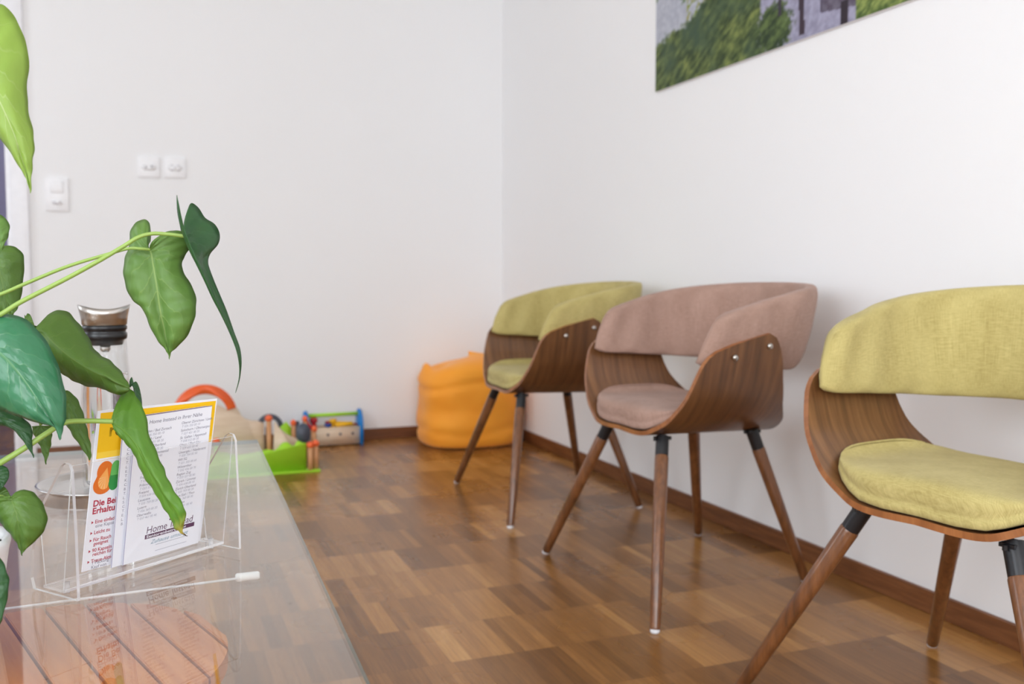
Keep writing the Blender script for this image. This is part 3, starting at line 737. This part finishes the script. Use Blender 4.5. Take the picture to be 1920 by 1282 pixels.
def text_pts(bm, s, size, frame, u, v, shear=0, xs=1.0, bold=0, mi=0):
    """filled letters in the plane frame = (origin, right, up); returns the width"""
    cu = bpy.data.curves.new('lettering', 'FONT'); cu.body = s; cu.size = size; cu.shear = shear; cu.offset = bold; cu.resolution_u = 3
    o = bpy.data.objects.new('lettering', cu); COL.objects.link(o); bpy.context.view_layer.update()
    me = bpy.data.meshes.new_from_object(o.evaluated_get(bpy.context.evaluated_depsgraph_get()))
    og, ax, ay = frame; vs = [bm.verts.new(og+ax*(u+q.co.x*xs)+ay*(v+q.co.y)) for q in me.vertices]; w = max([q.co.x for q in me.vertices] or [0])*xs
    for p in me.polygons:
        try: bm.faces.new([vs[i] for i in p.vertices])
        except ValueError: pass
    bpy.data.objects.remove(o); bpy.data.curves.remove(cu); bpy.data.meshes.remove(me); return w
def flat(bm, poly, frame, off=0):
    og, ax, ay = frame; n = ax.cross(ay).normalized(); bm.faces.new([bm.verts.new(og+ax*a+ay*b+n*off) for a, b in poly])
def rect(bm, x0, x1, y0, y1, frame, off=0): flat(bm, [(x0, y0), (x1, y0), (x1, y1), (x0, y1)], frame, off)
def sheet_thing(name, label, u0, u1, vb, vt, h, th, z0=.0075, tilt=0):
    """a leaflet leaning from depth vb at the bottom to vt at the top; returns the thing and its front frame"""
    a = F(u0, vb, z0); up = (E2*(vt-vb)+UZ*math.sqrt(h*h-(vt-vb)**2)).normalized(); n = E1.cross(up).normalized()
    X1 = (E1*math.cos(tilt)+up*math.sin(tilt)).normalized(); up = n.cross(X1).normalized()
    t = thing(name, label, 'leaflet', a)
    bm = NB(); w = u1-u0; vs = [a, a+X1*w, a+X1*w+up*h, a+up*h]; lo = [bm.verts.new(p-n*th) for p in vs]; hi = [bm.verts.new(p) for p in vs]
    bm.faces.new(lo[::-1]); bm.faces.new(hi)
    for i in range(4): bm.faces.new((lo[i], lo[(i+1) % 4], hi[(i+1) % 4], hi[i]))
    world_obj('paper_sheet', bm, M['paper'], t, smooth=False)
    return t, (a+n*.00012, X1, up)
H_ = .188
def rear_leaflet():
    t, fr = sheet_thing('leaflet', 'white leaflet with yellow header, orange fruit picture and red text, rear of three', .043, .2155, .0535, .0225, .191, .0012, .0118, -.028)
    og, ax, ay = fr; n = ax.cross(ay); W = .1725
    def P(name, m, fn):
        bm = NB(); fn(bm); return world_obj(name, bm, m, t, smooth=False)
    P('yellow_header', M['ink_yellow'], lambda b: rect(b, .0035, W-.0015, .142, .1885, fr))
    P('header_stripe', M['ink_gold'], lambda b: rect(b, .0035, W-.0015, .1345, .1420, fr))
    def fruit(b): flat(b, arc(.017, .118, .0105, .0125, 20, 200, 14)+arc(.0155, .1025, .0125, .0115, 160, 340, 14), fr, .0001)
    P('orange_fruit', M['ink_orange'], fruit)
    P('fruit_slice', M['ink_flesh'], lambda b: flat(b, [(.0195, .1225)]+arc(.0175, .106, .0085, .0095, 150, 300, 12)+[(.0235, .105)], fr, .0002))
    def seg(b):
        for i in range(5):
            a0 = math.radians(150+i*30); flat(b, [(.0185, .112), (.0175+.0082*math.cos(a0), .106+.009*math.sin(a0)), (.0175+.0082*math.cos(a0+.07), .106+.009*math.sin(a0+.07))], fr, .0003)
    P('slice_rays', M['ink_cream'], seg)
    P('green_capsule', M['ink_green'], lambda b: flat(b, arc(.030, .103, .007, .0095, 180, 360, 12)+arc(.031, .121, .006, .0085, 0, 180, 12), fr, .0002))
    P('capsule_cap', M['ink_leaf'], lambda b: flat(b, arc(.031, .121, .0062, .0085, 0, 180, 12)+[(.0248, .112), (.0372, .112)], fr, .0003))
    P('black_lettering', M['ink_black'], lambda b: text_pts(b, 'rein', .021, fr, .0165, .1600, 0, 1, .0006))
    def heads(b):
        text_pts(b, 'Die Bei', .0105, fr, .0055, .0775, 0, 1, .0003); text_pts(b, 'Erhaltung', .0105, fr, .0055, .0685, 0, 1, .0003)
        for s, y in (('Eine einfache', .0565), ('Leicht zu', .0435), ('Für Rauch', .0345), ('geeignet', .0295), ('90 Kapseln', .0215), ('reichen für', .0165), ('Treue-Aktion', .0085)):
            text_pts(b, s, .0062, fr, .0105 if s[0].isupper() or s[0] == '9' else .0115, y, 0, .95, .0001)
        for y in (.0565, .0435, .0345, .0215, .0085): flat(b, [(.0060, y), (.0060, y+.0036), (.0088, y+.0018)], fr)
    P('red_lettering', M['ink_red'], heads)
    def small(b):
        for s, y in (('1 Packung', .0060), ('Kauf von', .0008)): text_pts(b, s, .0060, fr, .0115, y, 0, .95)
    P('grey_lettering', M['ink_slate'], small)
    P('grey_lettering', M['ink_slate'], lambda b: text_pts(b, 'eine Kapsel', .0060, fr, .0115, .0512, 0, .95))
rear_leaflet()
def flyer(label, u0, u1, vb, vt, front):
    t, fr = sheet_thing('leaflet', label, u0, u1, vb, vt, H_-.004, .0006); W = u1-u0; H = H_-.004
    def P(name, m, fn):
        bm = NB(); fn(bm); return world_obj(name, bm, m, t, smooth=False)
    P('violet_rule', M['ink_violet'], lambda b: rect(b, .0004, .0011, 0, H-.001, fr))
    P('purple_top_rule', M['ink_purple'], lambda b: rect(b, 0, W, H-.0008, H, fr))
    if not front:
        def col(b):
            for i, s in enumerate('TBCKCTLETKCBTLSCTELB'): text_pts(b, s+'.', .0048, fr, .0085, H-.030-i*.0054, .1)
        P('town_initials', M['ink_slate'], col); return
    names_l = [('Baden / Bad Zurzach', .162), ('Bülach / Land', .1525), ('Berner Oberland', .143), ('Langnau / Emmental', .1335), ('Bern', .124), ('Biel / Seeland', .1145), ('Freiburg / Bulle', .105), ('Fribourg', .0955), ('Freiamt', .086), ('Lausanne', .0765), ('Luzern', .067), ('Oberwallis', .0575)]
    names_r = [('Oberer Zürichsee / Linth', .1655), ('Solothurn / Oberaargau', .156), ('St. Gallen / Appenzell', .1465), ('Olten / Thal-Gäu', .137), ('Untergäu / Niederamt', .1275), ('Wil SG', .118), ('Winterthur', .1085), ('Region Zug', .099), ('Zürich / Limmat', .0895), ('Zürich Oberland', .080), ('Bern Süd / Thun', .0705), ('Zofingen', .061)]
    def dark(b):
        text_pts(b, 'Home Instead in Ihrer Nähe', .0066, fr, .020, H-.0115, .15, 1.05)
        for x, lst in ((.014, names_l), (.068, names_r)):
            for s, y in lst: text_pts(b, s, .0047, fr, x, y, .15)
    P('town_lettering', M['ink_slate'], dark)
    def nums(b):
        for x, lst in (cols_,):
            for i, (s, y) in enumerate(lst): text_pts(b, 'T 0%d %d%d 00 %d0' % (26+i, 3+i % 5, 50+i, 1+i % 8), .0042, fr, x+.001, y-.0045, .15)
    for cols_ in ((.014, names_l), (.068, names_r)): P('number_lettering', M['ink_grey'], nums)
    for y in (.0145, .0065): P('contact_line', M['ink_grey'], lambda b: rect(b, .046, .094, y, y+.0006, fr))
    LX = .030; LY = .0300
    def logo(b):
        text_pts(b, 'Home', .0125, fr, LX, LY+.0025, .1, .98, 0)
        text_pts(b, 'Instead', .0125, fr, LX+.0355, LY+.0025, .1, .98, 0)
        flat(b, arc(LX+.0392, LY+.0145, .0028, .0016, 20, 380, 12), fr); flat(b, arc(LX+.0354, LY+.0135, .0022, .0013, -20, 340, 12), fr)
        rect(b, LX+.0367, LX+.0375, LY+.0115, LY+.0165, fr)
    P('logo_lettering', M['ink_purple'], logo)
    P('logo_bar', M['ink_purple'], lambda b: rect(b, LX-.001, LX+.074, LY-.0045, LY+.0010, fr))
    P('bar_lettering', M['paper'], lambda b: text_pts(b, 'Seniorenbetreuung', .0050, (fr[0]+fr[1].cross(fr[2])*.0001, fr[1], fr[2]), LX+.001, LY-.0034, 0, 1.55, .0001))
    P('tagline_lettering', M['ink_teal'], lambda b: text_pts(b, 'Zuhause umsorgt', .0072, fr, LX+.008, LY-.0125, .4, 1.1))
flyer('white flyer of which only a narrow column of letters shows, between the other two', .0785, .2000, .0505, .0195, False)
flyer('white flyer with two columns of small text and a purple logo, front of three', .0925, .2065, .0480, .0165, True)

# ------------------------------------------------------------------ carafe and tray
CC = on_z(205, 915, ZG)
def carafe():
    z0 = ZG+.0065
    t = thing('tray', 'round silver metal tray under the glass carafe', 'tray', (CC.x, CC.y+.01, ZG))
    bm = NB(); lathe(bm, [(0, .001), (.092, .001), (.096, .0025), (.106, .009), (.111, .010), (.112, .0115), (.110, .0125), (.104, .011), (.095, .0045), (.09, .0032), (0, .003)], 72)
    obj('dish', bm, M['silver'], t)
    z0 = ZG+.0045
    t = thing('water_carafe', 'tall glass water carafe with steel pouring lid behind the leaves', 'carafe', (CC.x, CC.y, z0)); H = .682-z0
    o_ = [(0, 0), (.034, 0), (.0385, .003), (.0395, .010), (.0395, .10), (.039, .15), (.0365, .19), (.034, .22), (.0325, H)]
    i_ = [(.0298, H), (.0312, .22), (.0338, .19), (.0362, .15), (.0366, .10), (.0366, .012), (.034, .007), (0, .006)]
    bm = NB(); lathe(bm, o_+i_, 56); obj('glass_body', bm, M['carafe_glass'], t)
    bm = NB(); lathe(bm, [(0, .0065), (.0335, .0075), (.0361, .0125), (.0361, .10), (.0357, .15), (.0336, .187), (.0336, .1885), (0, .1880)], 48); obj('water', bm, M['water'], t)
    bm = NB(); lathe(bm, [(0, H-.012), (.027, H-.012), (.029, H-.004), (.0335, H-.002), (.0345, H+.002), (.0345, H+.007), (.0325, H+.009), (.0325, H+.012), (.0345, H+.014), (.0345, H+.019), (.031, H+.022), (0, H+.022)], 40); obj('stopper_ring', bm, M['black_rubber'], t)
    bm = NB(); lathe(bm, [(.005, H-.024), (.008, H-.020), (.008, H-.012)], 16); obj('drip_valve', bm, M['steel'], t)
    def mod(i, r, z, a):
        if z > H+.045: z = z-.0045+.0045*math.cos(2*a)
        return r, z
    bm = NB(); lathe(bm, [(.030, H+.020), (.0345, H+.0215), (.036, H+.034), (.0385, H+.046), (.0405, H+.0545), (.0395, H+.0545), (.0375, H+.046), (.034, H+.034), (.031, H+.024), (0, H+.0235)], 56, mod=mod)
    obj('pouring_lid', bm, M['steel'], t)
carafe()

# ------------------------------------------------------------------ the potted plant
POT = V((-.200, 1.030, ZG))
plant = thing('potted_plant', 'leafy potted plant with heart-shaped green leaves in a white pot on the glass table', 'plant', POT)
bm = NB(); lathe(bm, [(0, 0), (.056, 0), (.061, .004), (.070, .070), (.0725, .085), (.0745, .093), (.0735, .099), (.0690, .100), (.0660, .096), (.0640, .088), (.0620, .083), (0, .083)], 64)
pot = obj('pot', bm, M['pot_white'], plant)
bm = NB(); lathe(bm, [(0, .0831), (.0615, .0831), (.055, .087), (.02, .091), (0, .091)], 32); obj('soil', bm, M['soil'], pot)
bm = NB(); lathe(bm, [(0, 0), (.0018, 0), (.0018, .0012), (0, .0012)], 12); obj('level_mark', bm, M['ink_black'], pot, loc=(.0675, -.022, .0995))
NEAR = .89
def leaf(mat, rows, d0, name='leaf', cup=.010, nx=7, sub=6, th=.0006):
    """rows: (Lx,Ly, Mx,My, Rx,Ry, dM, dL, dR): left edge, midrib and right edge as sight lines, each with its own distance offset"""
    d0 *= NEAR
    L = [at(r[0], r[1], d0+r[7]) for r in rows]; Mi = [at(r[2], r[3], d0+r[6]) for r in rows]; Rr = [at(r[4], r[5], d0+r[8]) for r in rows]
    bm = NB(); uvl = bm.loops.layers.uv.new('UVMap'); n = (len(rows)-1)*sub; g = []
    tan = (Mi[-1]-Mi[0]).normalized(); wid = (Rr[len(rows)//2]-L[len(rows)//2]).normalized(); nrm = tan.cross(wid).normalized()
    if nrm.dot(FWD) < 0: nrm = -nrm
    for i in range(n+1):
        tt = (len(rows)-1)*i/n; l, m, r = crom(L, tt), crom(Mi, tt), crom(Rr, tt); row = []
        ripple = .0009*math.sin(tt*5.1) if cup > .0035 else 0
        for j in range(-nx, nx+1):
            f = abs(j)/nx; e = l if j < 0 else r
            p = m+(e-m)*f - nrm*(cup*math.sin(PI*f)*min(1, (e-m).length/.02)) + nrm*ripple*f
            row.append((bm.verts.new(p), .5+.5*j/nx, tt/(len(rows)-1)))
        g.append(row)
    for i in range(n):
        for j in range(2*nx):
            q = (g[i][j], g[i][j+1], g[i+1][j+1], g[i+1][j]); f = bm.faces.new([a[0] for a in q])
            for lp, a in zip(f.loops, q): lp[uvl].uv = (a[1], a[2])
    bmesh.ops.remove_doubles(bm, verts=bm.verts, dist=5e-6); bmesh.ops.dissolve_degenerate(bm, edges=bm.edges, dist=1e-6)
    o = world_obj(name, bm, mat, plant)
    md = o.modifiers.new('thickness', 'SOLIDIFY'); md.thickness = th; md.offset = 0
    return o, Mi[0]

def z5(x, y): return (x/3.204, 360+y/3.204)
def z1(x, y): return (x/2.671, 700+y/2.671)
def z6(x, y): return (x/3.0525, y/3.0525)
def rows(fn, data):
    out = []
    for r in data:
        a, b, c = fn(r[0], r[1]), fn(r[2], r[3]), fn(r[4], r[5]); o = r[6] if len(r) > 6 else (0, 0, 0)
        out.append((*a, *b, *c, *o))
    return out
def stalk(l, pts, r0, r1=None, dist=None):
    """petiole, child of its leaf"""
    P = [at(x, y, d*NEAR) for x, y, d in pts]; k_ = len(bpy.data.objects)*2.4
    if pts[0][0] < -30: P = [POT+V((.022*math.cos(k_), .022*math.sin(k_), .086)), (POT+V((.026*math.cos(k_), .026*math.sin(k_), .125))).lerp(P[0], .12)]+P
    n = (len(P)-1)*8; r1 = r1 or r0
    bm = NB(); tube(bm, [crom(P, (len(P)-1)*i/n) for i in range(n+1)], [r0+(r1-r0)*i/n for i in range(n+1)], 12)
    return world_obj('petiole', bm, M['stem'], l)
# hanging heart leaf in the middle
l, _ = leaf(M['leaf_mid'], rows(z5, [
 (902, 300, 900, 345, 905, 330, (0, .004, .002)), (904, 215, 900, 347, 955, 268, (0, .012, .006)), (880, 168, 901, 350, 1000, 240, (0, .018, .010)), (838, 172, 902, 353, 1050, 232, (0, .020, .013)),
 (798, 205, 904, 358, 1095, 238, (0, .020, .016)), (780, 258, 908, 368, 1132, 275, (0, .018, .018)), (778, 320, 912, 385, 1144, 322, (0, .014, .016)), (755, 385, 918, 415, 1118, 372, (0, .010, .012)),
 (742, 460, 926, 460, 1096, 415, (-.002, .006, .008)), (750, 540, 938, 530, 1098, 472, (-.004, .004, .004)), (778, 620, 948, 600, 1135, 535, (-.004, .003, .003)), (815, 665, 957, 670, 1172, 610, (-.003, .003, .002)),
 (858, 702, 966, 730, 1178, 690, (-.002, .003, .0)), (895, 790, 980, 790, 1164, 775, (0, .004, .0)), (940, 880, 995, 860, 1120, 870, (.003, .005, .002)), (985, 935, 1008, 920, 1058, 935, (.005, .006, .004)),
 (1008, 968, 1016, 965, 1026, 965, (.006, .007, .006)), (1017, 1003, 1018, 1004, 1019, 1003, (.008, .008, .008))]), 1.10)
stalk(l, [(-50, 566, 1.075), (0, 552, 1.08), (47, 532, 1.085), (125, 500, 1.09), (200, 477, 1.095), (240, 466, 1.088), (262, 466, 1.084), (281, 468, 1.090)], .0023, .0014)
# folded leaf seen nearly edge on
l, _ = leaf(M['leaf_dark'], rows(z5, [
 (1100, 190, 1112, 265, 1130, 190, (0, -.012, .020)), (1082, 110, 1114, 270, 1130, 110, (0, -.026, .034)), (1063, 20, 1116, 275, 1150, 67, (0, -.038, .040)), (1070, 60, 1120, 285, 1192, 95, (0, -.040, .044)),
 (1085, 130, 1128, 300, 1232, 155, (0, -.036, .046)), (1100, 195, 1138, 320, 1290, 194, (0, -.032, .048)), (1118, 250, 1150, 345, 1319, 252, (0, -.030, .048)), (1140, 305, 1170, 385, 1310, 312, (0, -.028, .044)),
 (1165, 365, 1195, 430, 1264, 368, (0, -.026, .036)), (1195, 435, 1225, 475, 1250, 425, (0, -.024, .028)), (1240, 530, 1262, 550, 1275, 505, (.002, -.020, .024)), (1285, 630, 1305, 640, 1318, 610, (.004, -.016, .020)),
 (1335, 730, 1352, 740, 1362, 715, (.006, -.010, .018)), (1385, 840, 1398, 850, 1405, 838, (.008, -.004, .016)), (1420, 940, 1432, 945, 1441, 938, (.010, .002, .014)), (1437, 1020, 1445, 1022, 1451, 1020, (.012, .006, .013)),
 (1440, 1090, 1443, 1092, 1446, 1090, (.013, .010, .013)), (1430, 1150, 1432, 1151, 1434, 1150, (.013, .012, .013)), (1414, 1205, 1415, 1206, 1416, 1205, (.013, .013, .013))]), 1.08, cup=.003)
stalk(l, [(-50, 612, 1.02), (0, 590, 1.03), (41, 565, 1.035), (125, 522, 1.045), (187, 488, 1.05), (231, 462, 1.06), (259, 445, 1.065), (285, 438, 1.07), (315, 439, 1.075), (346, 443, 1.08)], .0026, .0018)
# wide olive leaf with a folded lower half
l, _ = leaf(M['leaf_fold'], rows(z5, [
 (200, 800, 190, 830, 190, 860, (0, 0.000, 0.000)), (232, 800, 225, 835, 220, 880, (0, 0.013, 0.000)), (285, 742, 262, 850, 262, 920, (0, 0.026, 0.013)), (345, 710, 300, 880, 300, 985, (-.002, 0.035, 0.022)),
 (412, 724, 345, 925, 345, 1060, (-.004, 0.040, 0.031)), (470, 788, 400, 975, 395, 1105, (-.006, 0.035, 0.040)), (520, 855, 455, 1015, 450, 1137, (-.007, 0.031, 0.044)), (560, 932, 510, 1050, 520, 1165, (-.008, 0.026, 0.044)),
 (602, 978, 570, 1082, 595, 1175, (-.008, 0.022, 0.040)), (660, 1012, 630, 1110, 655, 1195, (-.007, 0.018, 0.031)), (718, 1068, 685, 1140, 700, 1213, (-.005, 0.011, 0.022)), (758, 1128, 735, 1165, 735, 1215, (-.002, 0.004, 0.011)), (782, 1178, 781, 1180, 776, 1192, (0, 0.000, 0.000))]), 1.11)
stalk(l, [(-60, 700, 1.12), (-10, 640, 1.12), (40, 622, 1.115), (62, 620, 1.11)], .0022)
# glossy blue-green leaf at the left
l, _ = leaf(M['leaf_gloss'], [
 (-60, 640, -50, 632, -38, 625, 0, 0, 0), (-95, 640, -45, 634, -30, 598, 0, .016, .010), (-110, 672, -38, 638, -8, 591, 0, .022, .014), (-98, 706, -26, 645, 22, 590, -.003, .022, .016), (-68, 732, -10, 654, 50, 600, -.005, .018, .018),
 (-35, 752, 10, 670, 80, 630, -.006, .014, .018), (-5, 765, 30, 692, 102, 668, -.006, .010, .016), (22, 776, 50, 718, 117, 712, -.005, .007, .012), (50, 786, 68, 745, 124, 752, -.004, .004, .008), (80, 795, 87, 773, 123, 785, -.002, .002, .004), (102, 801, 101, 796, 118, 803, 0, 0, .002), (112, 824, 113, 825, 115, 822, 0, 0, 0)], 1.02, cup=.009)
stalk(l, [(-60, 800, 1.05), (-75, 700, 1.045), (-62, 650, 1.035), (-50, 632, 1.02)], .0025)
# big leaf with the brown tip in front of the leaflets
l, _ = leaf(M['leaf_tip'], rows(z1, [
 (575, 225, 560, 240, 560, 240, (0, .002, .0)), (600, 175, 562, 242, 572, 262, (0, .012, .0)), (612, 105, 568, 250, 590, 290, (0, .022, .004)), (640, 74, 585, 262, 612, 320, (0, .026, .008)), (668, 92, 620, 288, 640, 352, (0, .022, .011)),
 (692, 130, 655, 322, 668, 385, (-.003, .018, .013)), (728, 200, 690, 370, 690, 418, (-.005, .014, .014)), (746, 300, 722, 430, 703, 462, (-.007, .008, .014)), (790, 408, 760, 500, 725, 515, (-.008, .004, .013)), (822, 480, 795, 560, 765, 568, (-.008, .001, .012)),
 (846, 540, 825, 615, 800, 622, (-.007, -.001, .010)), (884, 604, 856, 664, 832, 684, (-.005, -.002, .008)), (922, 668, 886, 708, 856, 724, (-.003, -.002, .006)), (930, 722, 900, 750, 872, 770, (-.001, -.001, .004)), (915, 772, 905, 785, 896, 790, (0, 0, .002)), (925, 806, 922, 808, 918, 804, (.001, .001, .001)), (940, 812, 939, 813, 938, 812, (.002, .002, .002))]), 1.12, cup=.006)
stalk(l, [(-40, 892, 1.07), (0, 868, 1.075), (49, 838, 1.085), (88, 812, 1.095), (122, 792, 1.105), (165, 789, 1.112), (212, 790, 1.12)], .0033, .0026)
# narrow dark leaf right behind its top
leaf(M['leaf_dark'], [(243, 726, 244, 726, 246, 724, 0, 0, 0), (243, 714, 247, 722, 254, 715, 0, 0, .003), (247, 707, 252, 730, 260, 724, 0, .003, .006), (249, 720, 256, 745, 264, 740, 0, .004, .007), (254, 748, 260, 758, 266, 756, 0, .003, .005), (262, 775, 264, 776, 266, 775, 0, 0, 0)], 1.145, cup=.001)
# leaves below the glossy one
l, _ = leaf(M['leaf_fold'], rows(z1, [(325, 80, 325, 90, 335, 84), (318, 140, 332, 130, 372, 110, (0, .008, .004)), (320, 200, 345, 180, 400, 155, (0, .010, .006)), (328, 245, 368, 235, 420, 215, (-.002, .008, .006)), (350, 285, 390, 285, 436, 280, (-.003, .006, .004)), (382, 335, 415, 335, 450, 340, (-.002, .004, .002)), (420, 388, 437, 385, 458, 392, (0, 0, 0)), (448, 434, 450, 435, 453, 432)]), 1.16, cup=.005)
stalk(l, [(-60, 790, 1.15), (40, 735, 1.16), (122, 733, 1.16)], .0022, .0016)
l, _ = leaf(M['leaf_fold'], rows(z1, [(160, 265, 205, 260, 258, 262), (168, 300, 212, 300, 260, 290, (0, .004, .003)), (185, 335, 218, 335, 259, 325, (0, .005, .003)), (206, 375, 226, 375, 252, 370, (0, .003, .003)), (220, 420, 230, 418, 242, 408), (229, 454, 230, 456, 232, 453)]), 1.14, cup=.004)
stalk(l, [(-60, 770, 1.13), (50, 745, 1.14), (77, 797, 1.14)], .0022, .0016)
l, _ = leaf(M['leaf_dark'], rows(z1, [(-120, 170, -100, 190, -60, 150), (-100, 230, -60, 205, 0, 150, (0, .006, .006)), (-40, 262, 0, 225, 80, 200, (0, .008, .008)), (20, 262, 50, 255, 150, 255, (0, .006, .008)), (70, 285, 95, 290, 162, 300, (0, .004, .006)), (110, 330, 125, 330, 160, 350, (0, .002, .003)), (148, 385, 152, 385, 166, 395), (169, 422, 170, 423, 171, 421)]), 1.08, cup=.004)
stalk(l, [(-75, 840, 1.08), (-60, 800, 1.08), (-38, 771, 1.08)], .0022, .0016)
# heart leaf over the pot
l, _ = leaf(M['leaf_fold'], rows(z1, [(52, 610, 55, 625, 60, 612), (20, 612, 56, 627, 88, 590, (0, .004, .006)), (-15, 622, 58, 630, 130, 583, (0, .008, .010)), (-35, 655, 62, 640, 175, 602, (0, .010, .013)), (-30, 700, 70, 665, 212, 650, (-.003, .010, .013)), (-5, 740, 80, 695, 236, 715, (-.005, .008, .012)), (35, 785, 90, 740, 226, 775, (-.005, .006, .008)), (68, 825, 98, 790, 190, 825, (-.003, .004, .005)), (90, 862, 105, 845, 145, 866, (0, .001, .002)), (102, 890, 108, 888, 120, 890), (109, 911, 110, 912, 111, 911)]), 1.03, cup=.006)
stalk(l, [(-60, 960, 1.09), (-40, 935, 1.08), (-10, 930, 1.06), (20, 934, 1.05)], .0018)
l, _ = leaf(M['leaf_fold'], rows(z1, [(-60, 590, -50, 600, -40, 560), (-70, 620, -30, 608, -5, 555, (0, .004, .004)), (-40, 640, 0, 614, 25, 570, (0, .004, .004)), (0, 635, 25, 620, 45, 598, (0, .002, .002)), (48, 616, 50, 617, 51, 615)]), 1.075, cup=.002)
stalk(l, [(-60, 945, 1.08), (-19, 925, 1.075)], .0022, .0016)
l, _ = leaf(M['leaf_dark'], rows(z1, [(-50, 440, -40, 470, -30, 430), (-60, 500, -20, 490, 0, 455, (0, .004, .004)), (-50, 560, -5, 515, 38, 475, (0, .004, .006)), (-20, 590, 5, 545, 44, 520, (0, .002, .004)), (0, 582, 3, 582, 12, 572)]), 1.07, cup=.003)
stalk(l, [(-60, 910, 1.07), (-15, 876, 1.07)], .0022, .0016)
l, _ = leaf(M['leaf_dark'], rows(z1, [(-90, 880, -60, 900, -30, 880), (-100, 980, -45, 960, 2, 922, (0, .006, .004)), (-80, 1080, -30, 1030, 32, 985, (0, .006, .005)), (-60, 1160, -22, 1110, 45, 1045, (0, .004, .005)), (-40, 1230, -15, 1180, 35, 1130, (0, .002, .003)), (-15, 1300, -8, 1290, 10, 1235)]), .98, cup=.004)
stalk(l, [(-45, 1010, 1.0), (-22, 1037, .98)], .0022, .0016)
# leaves at the left edge
l, _ = leaf(M['leaf_mid'], rows(z5, [(-120, 230, -100, 250, -90, 180), (-110, 320, -60, 270, -30, 130, (0, .008, .008)), (-80, 370, -25, 290, 35, 160, (0, .008, .010)), (-50, 390, 0, 310, 58, 215, (0, .006, .008)), (-20, 385, 5, 330, 45, 272, (0, .004, .004)), (-10, 375, 5, 350, 22, 328), (-5, 368, 0, 366, 4, 362)]), 1.06, cup=.005)
stalk(l, [(-70, 620, 1.07), (-50, 500, 1.065), (-31, 438, 1.06)], .0022, .0016)
l, _ = leaf(M['leaf_fold'], rows(z5, [(-60, 330, -40, 360, -10, 335), (-90, 400, -35, 370, 45, 322, (0, .008, .006)), (-100, 470, -20, 400, 100, 335, (0, .010, .010)), (-90, 560, -5, 450, 142, 385, (-.004, .010, .012)), (-70, 640, 10, 520, 143, 470, (-.004, .008, .012)), (-40, 700, 25, 600, 134, 580, (-.003, .006, .010)), (0, 740, 45, 670, 112, 680, (0, .004, .006)), (40, 745, 65, 715, 88, 725), (72, 742, 73, 743, 75, 741)]), 1.18, cup=.006)
stalk(l, [(-70, 680, 1.15), (-50, 540, 1.17), (-12, 472, 1.18)], .0022, .0016)
leaf(M['leaf_fold'], rows(z5, [(148, 738, 155, 745, 165, 728), (150, 760, 168, 765, 180, 735, (0, 0, .002)), (170, 790, 185, 790, 193, 762), (205, 800, 206, 800, 206, 798)]), 1.16, cup=.001)
# young yellow-green leaf at the top left
l, _ = leaf(M['leaf_bright'], rows(z6, [(-210, 330, -190, 340, -180, 290), (-260, 300, -185, 345, -150, 150, (0, .012, .010)), (-285, 380, -172, 355, -80, 50, (0, .020, .016)), (-270, 480, -150, 372, 5, 24, (-.003, .020, .020)), (-230, 570, -120, 400, 75, 85, (-.006, .018, .022)), (-180, 640, -85, 445, 128, 190, (-.008, .016, .020)), (-125, 700, -45, 510, 165, 330, (-.009, .014, .018)), (-60, 750, 5, 592, 155, 480, (-.009, .012, .014)), (0, 792, 50, 690, 160, 620, (-.008, .010, .010)), (60, 872, 88, 785, 187, 745, (-.006, .007, .006)), (115, 962, 118, 885, 196, 840, (-.003, .004, .003)), (148, 1015, 145, 965, 186, 930, (-.001, .002, .001)), (165, 1060, 163, 1030, 180, 1020), (174, 1104, 175, 1105, 176, 1104)]), .98, cup=.008)
stalk(l, [(-60, 800, 1.10), (-110, 500, 1.06), (-95, 250, 1.02), (-62, 112, .98)], .0028)

# ------------------------------------------------------------------ light
w = bpy.data.worlds.new('daylight'); SC.world = w; w.use_nodes = True
bg = w.node_tree.nodes['Background']; bg.inputs[0].default_value = (.86, .93, 1, 1); bg.inputs[1].default_value = 1.0
def area(name, loc, rot, sx, sy, power, col):
    l = bpy.data.lights.new(name, 'AREA'); l.shape = 'RECTANGLE'; l.size = sx; l.size_y = sy; l.energy = power; l.color = col
    o = bpy.data.objects.new(name, l); COL.objects.link(o); o.location = loc; o.rotation_euler = rot; return o
for (h0, h1, z0, z1) in WL: area('window_daylight', (XL-.25, (h0+h1)/2, (z0+z1)/2+.1), (0, -PI/2, 0), z1-z0, h1-h0, 52 if h0 < 0 else 13, (.86, .93, 1))
for (h0, h1, z0, z1) in WF: area('window_daylight', ((h0+h1)/2, YF-.25, (z0+z1)/2+.1), (PI/2, 0, 0), h1-h0, z1-z0, 60, (.92, .96, 1))
area('hall_fill', (-.6, 5.5, ZC-.02), (0, 0, 0), .6, .6, 5, (.95, .95, 1))  # small lamp added under the solid hall ceiling to brighten the hallway
SC.cycles.max_bounces = 14; SC.cycles.diffuse_bounces = 6; SC.cycles.glossy_bounces = 6; SC.cycles.transmission_bounces = 10; SC.cycles.transparent_max_bounces = 24
SC.cycles.use_denoising = True; SC.cycles.sample_clamp_indirect = 6
SC.view_settings.view_transform = 'Standard'; SC.view_settings.look = 'None'; SC.view_settings.exposure = 0.41; SC.view_settings.gamma = 1
SC.view_settings.use_curve_mapping = False
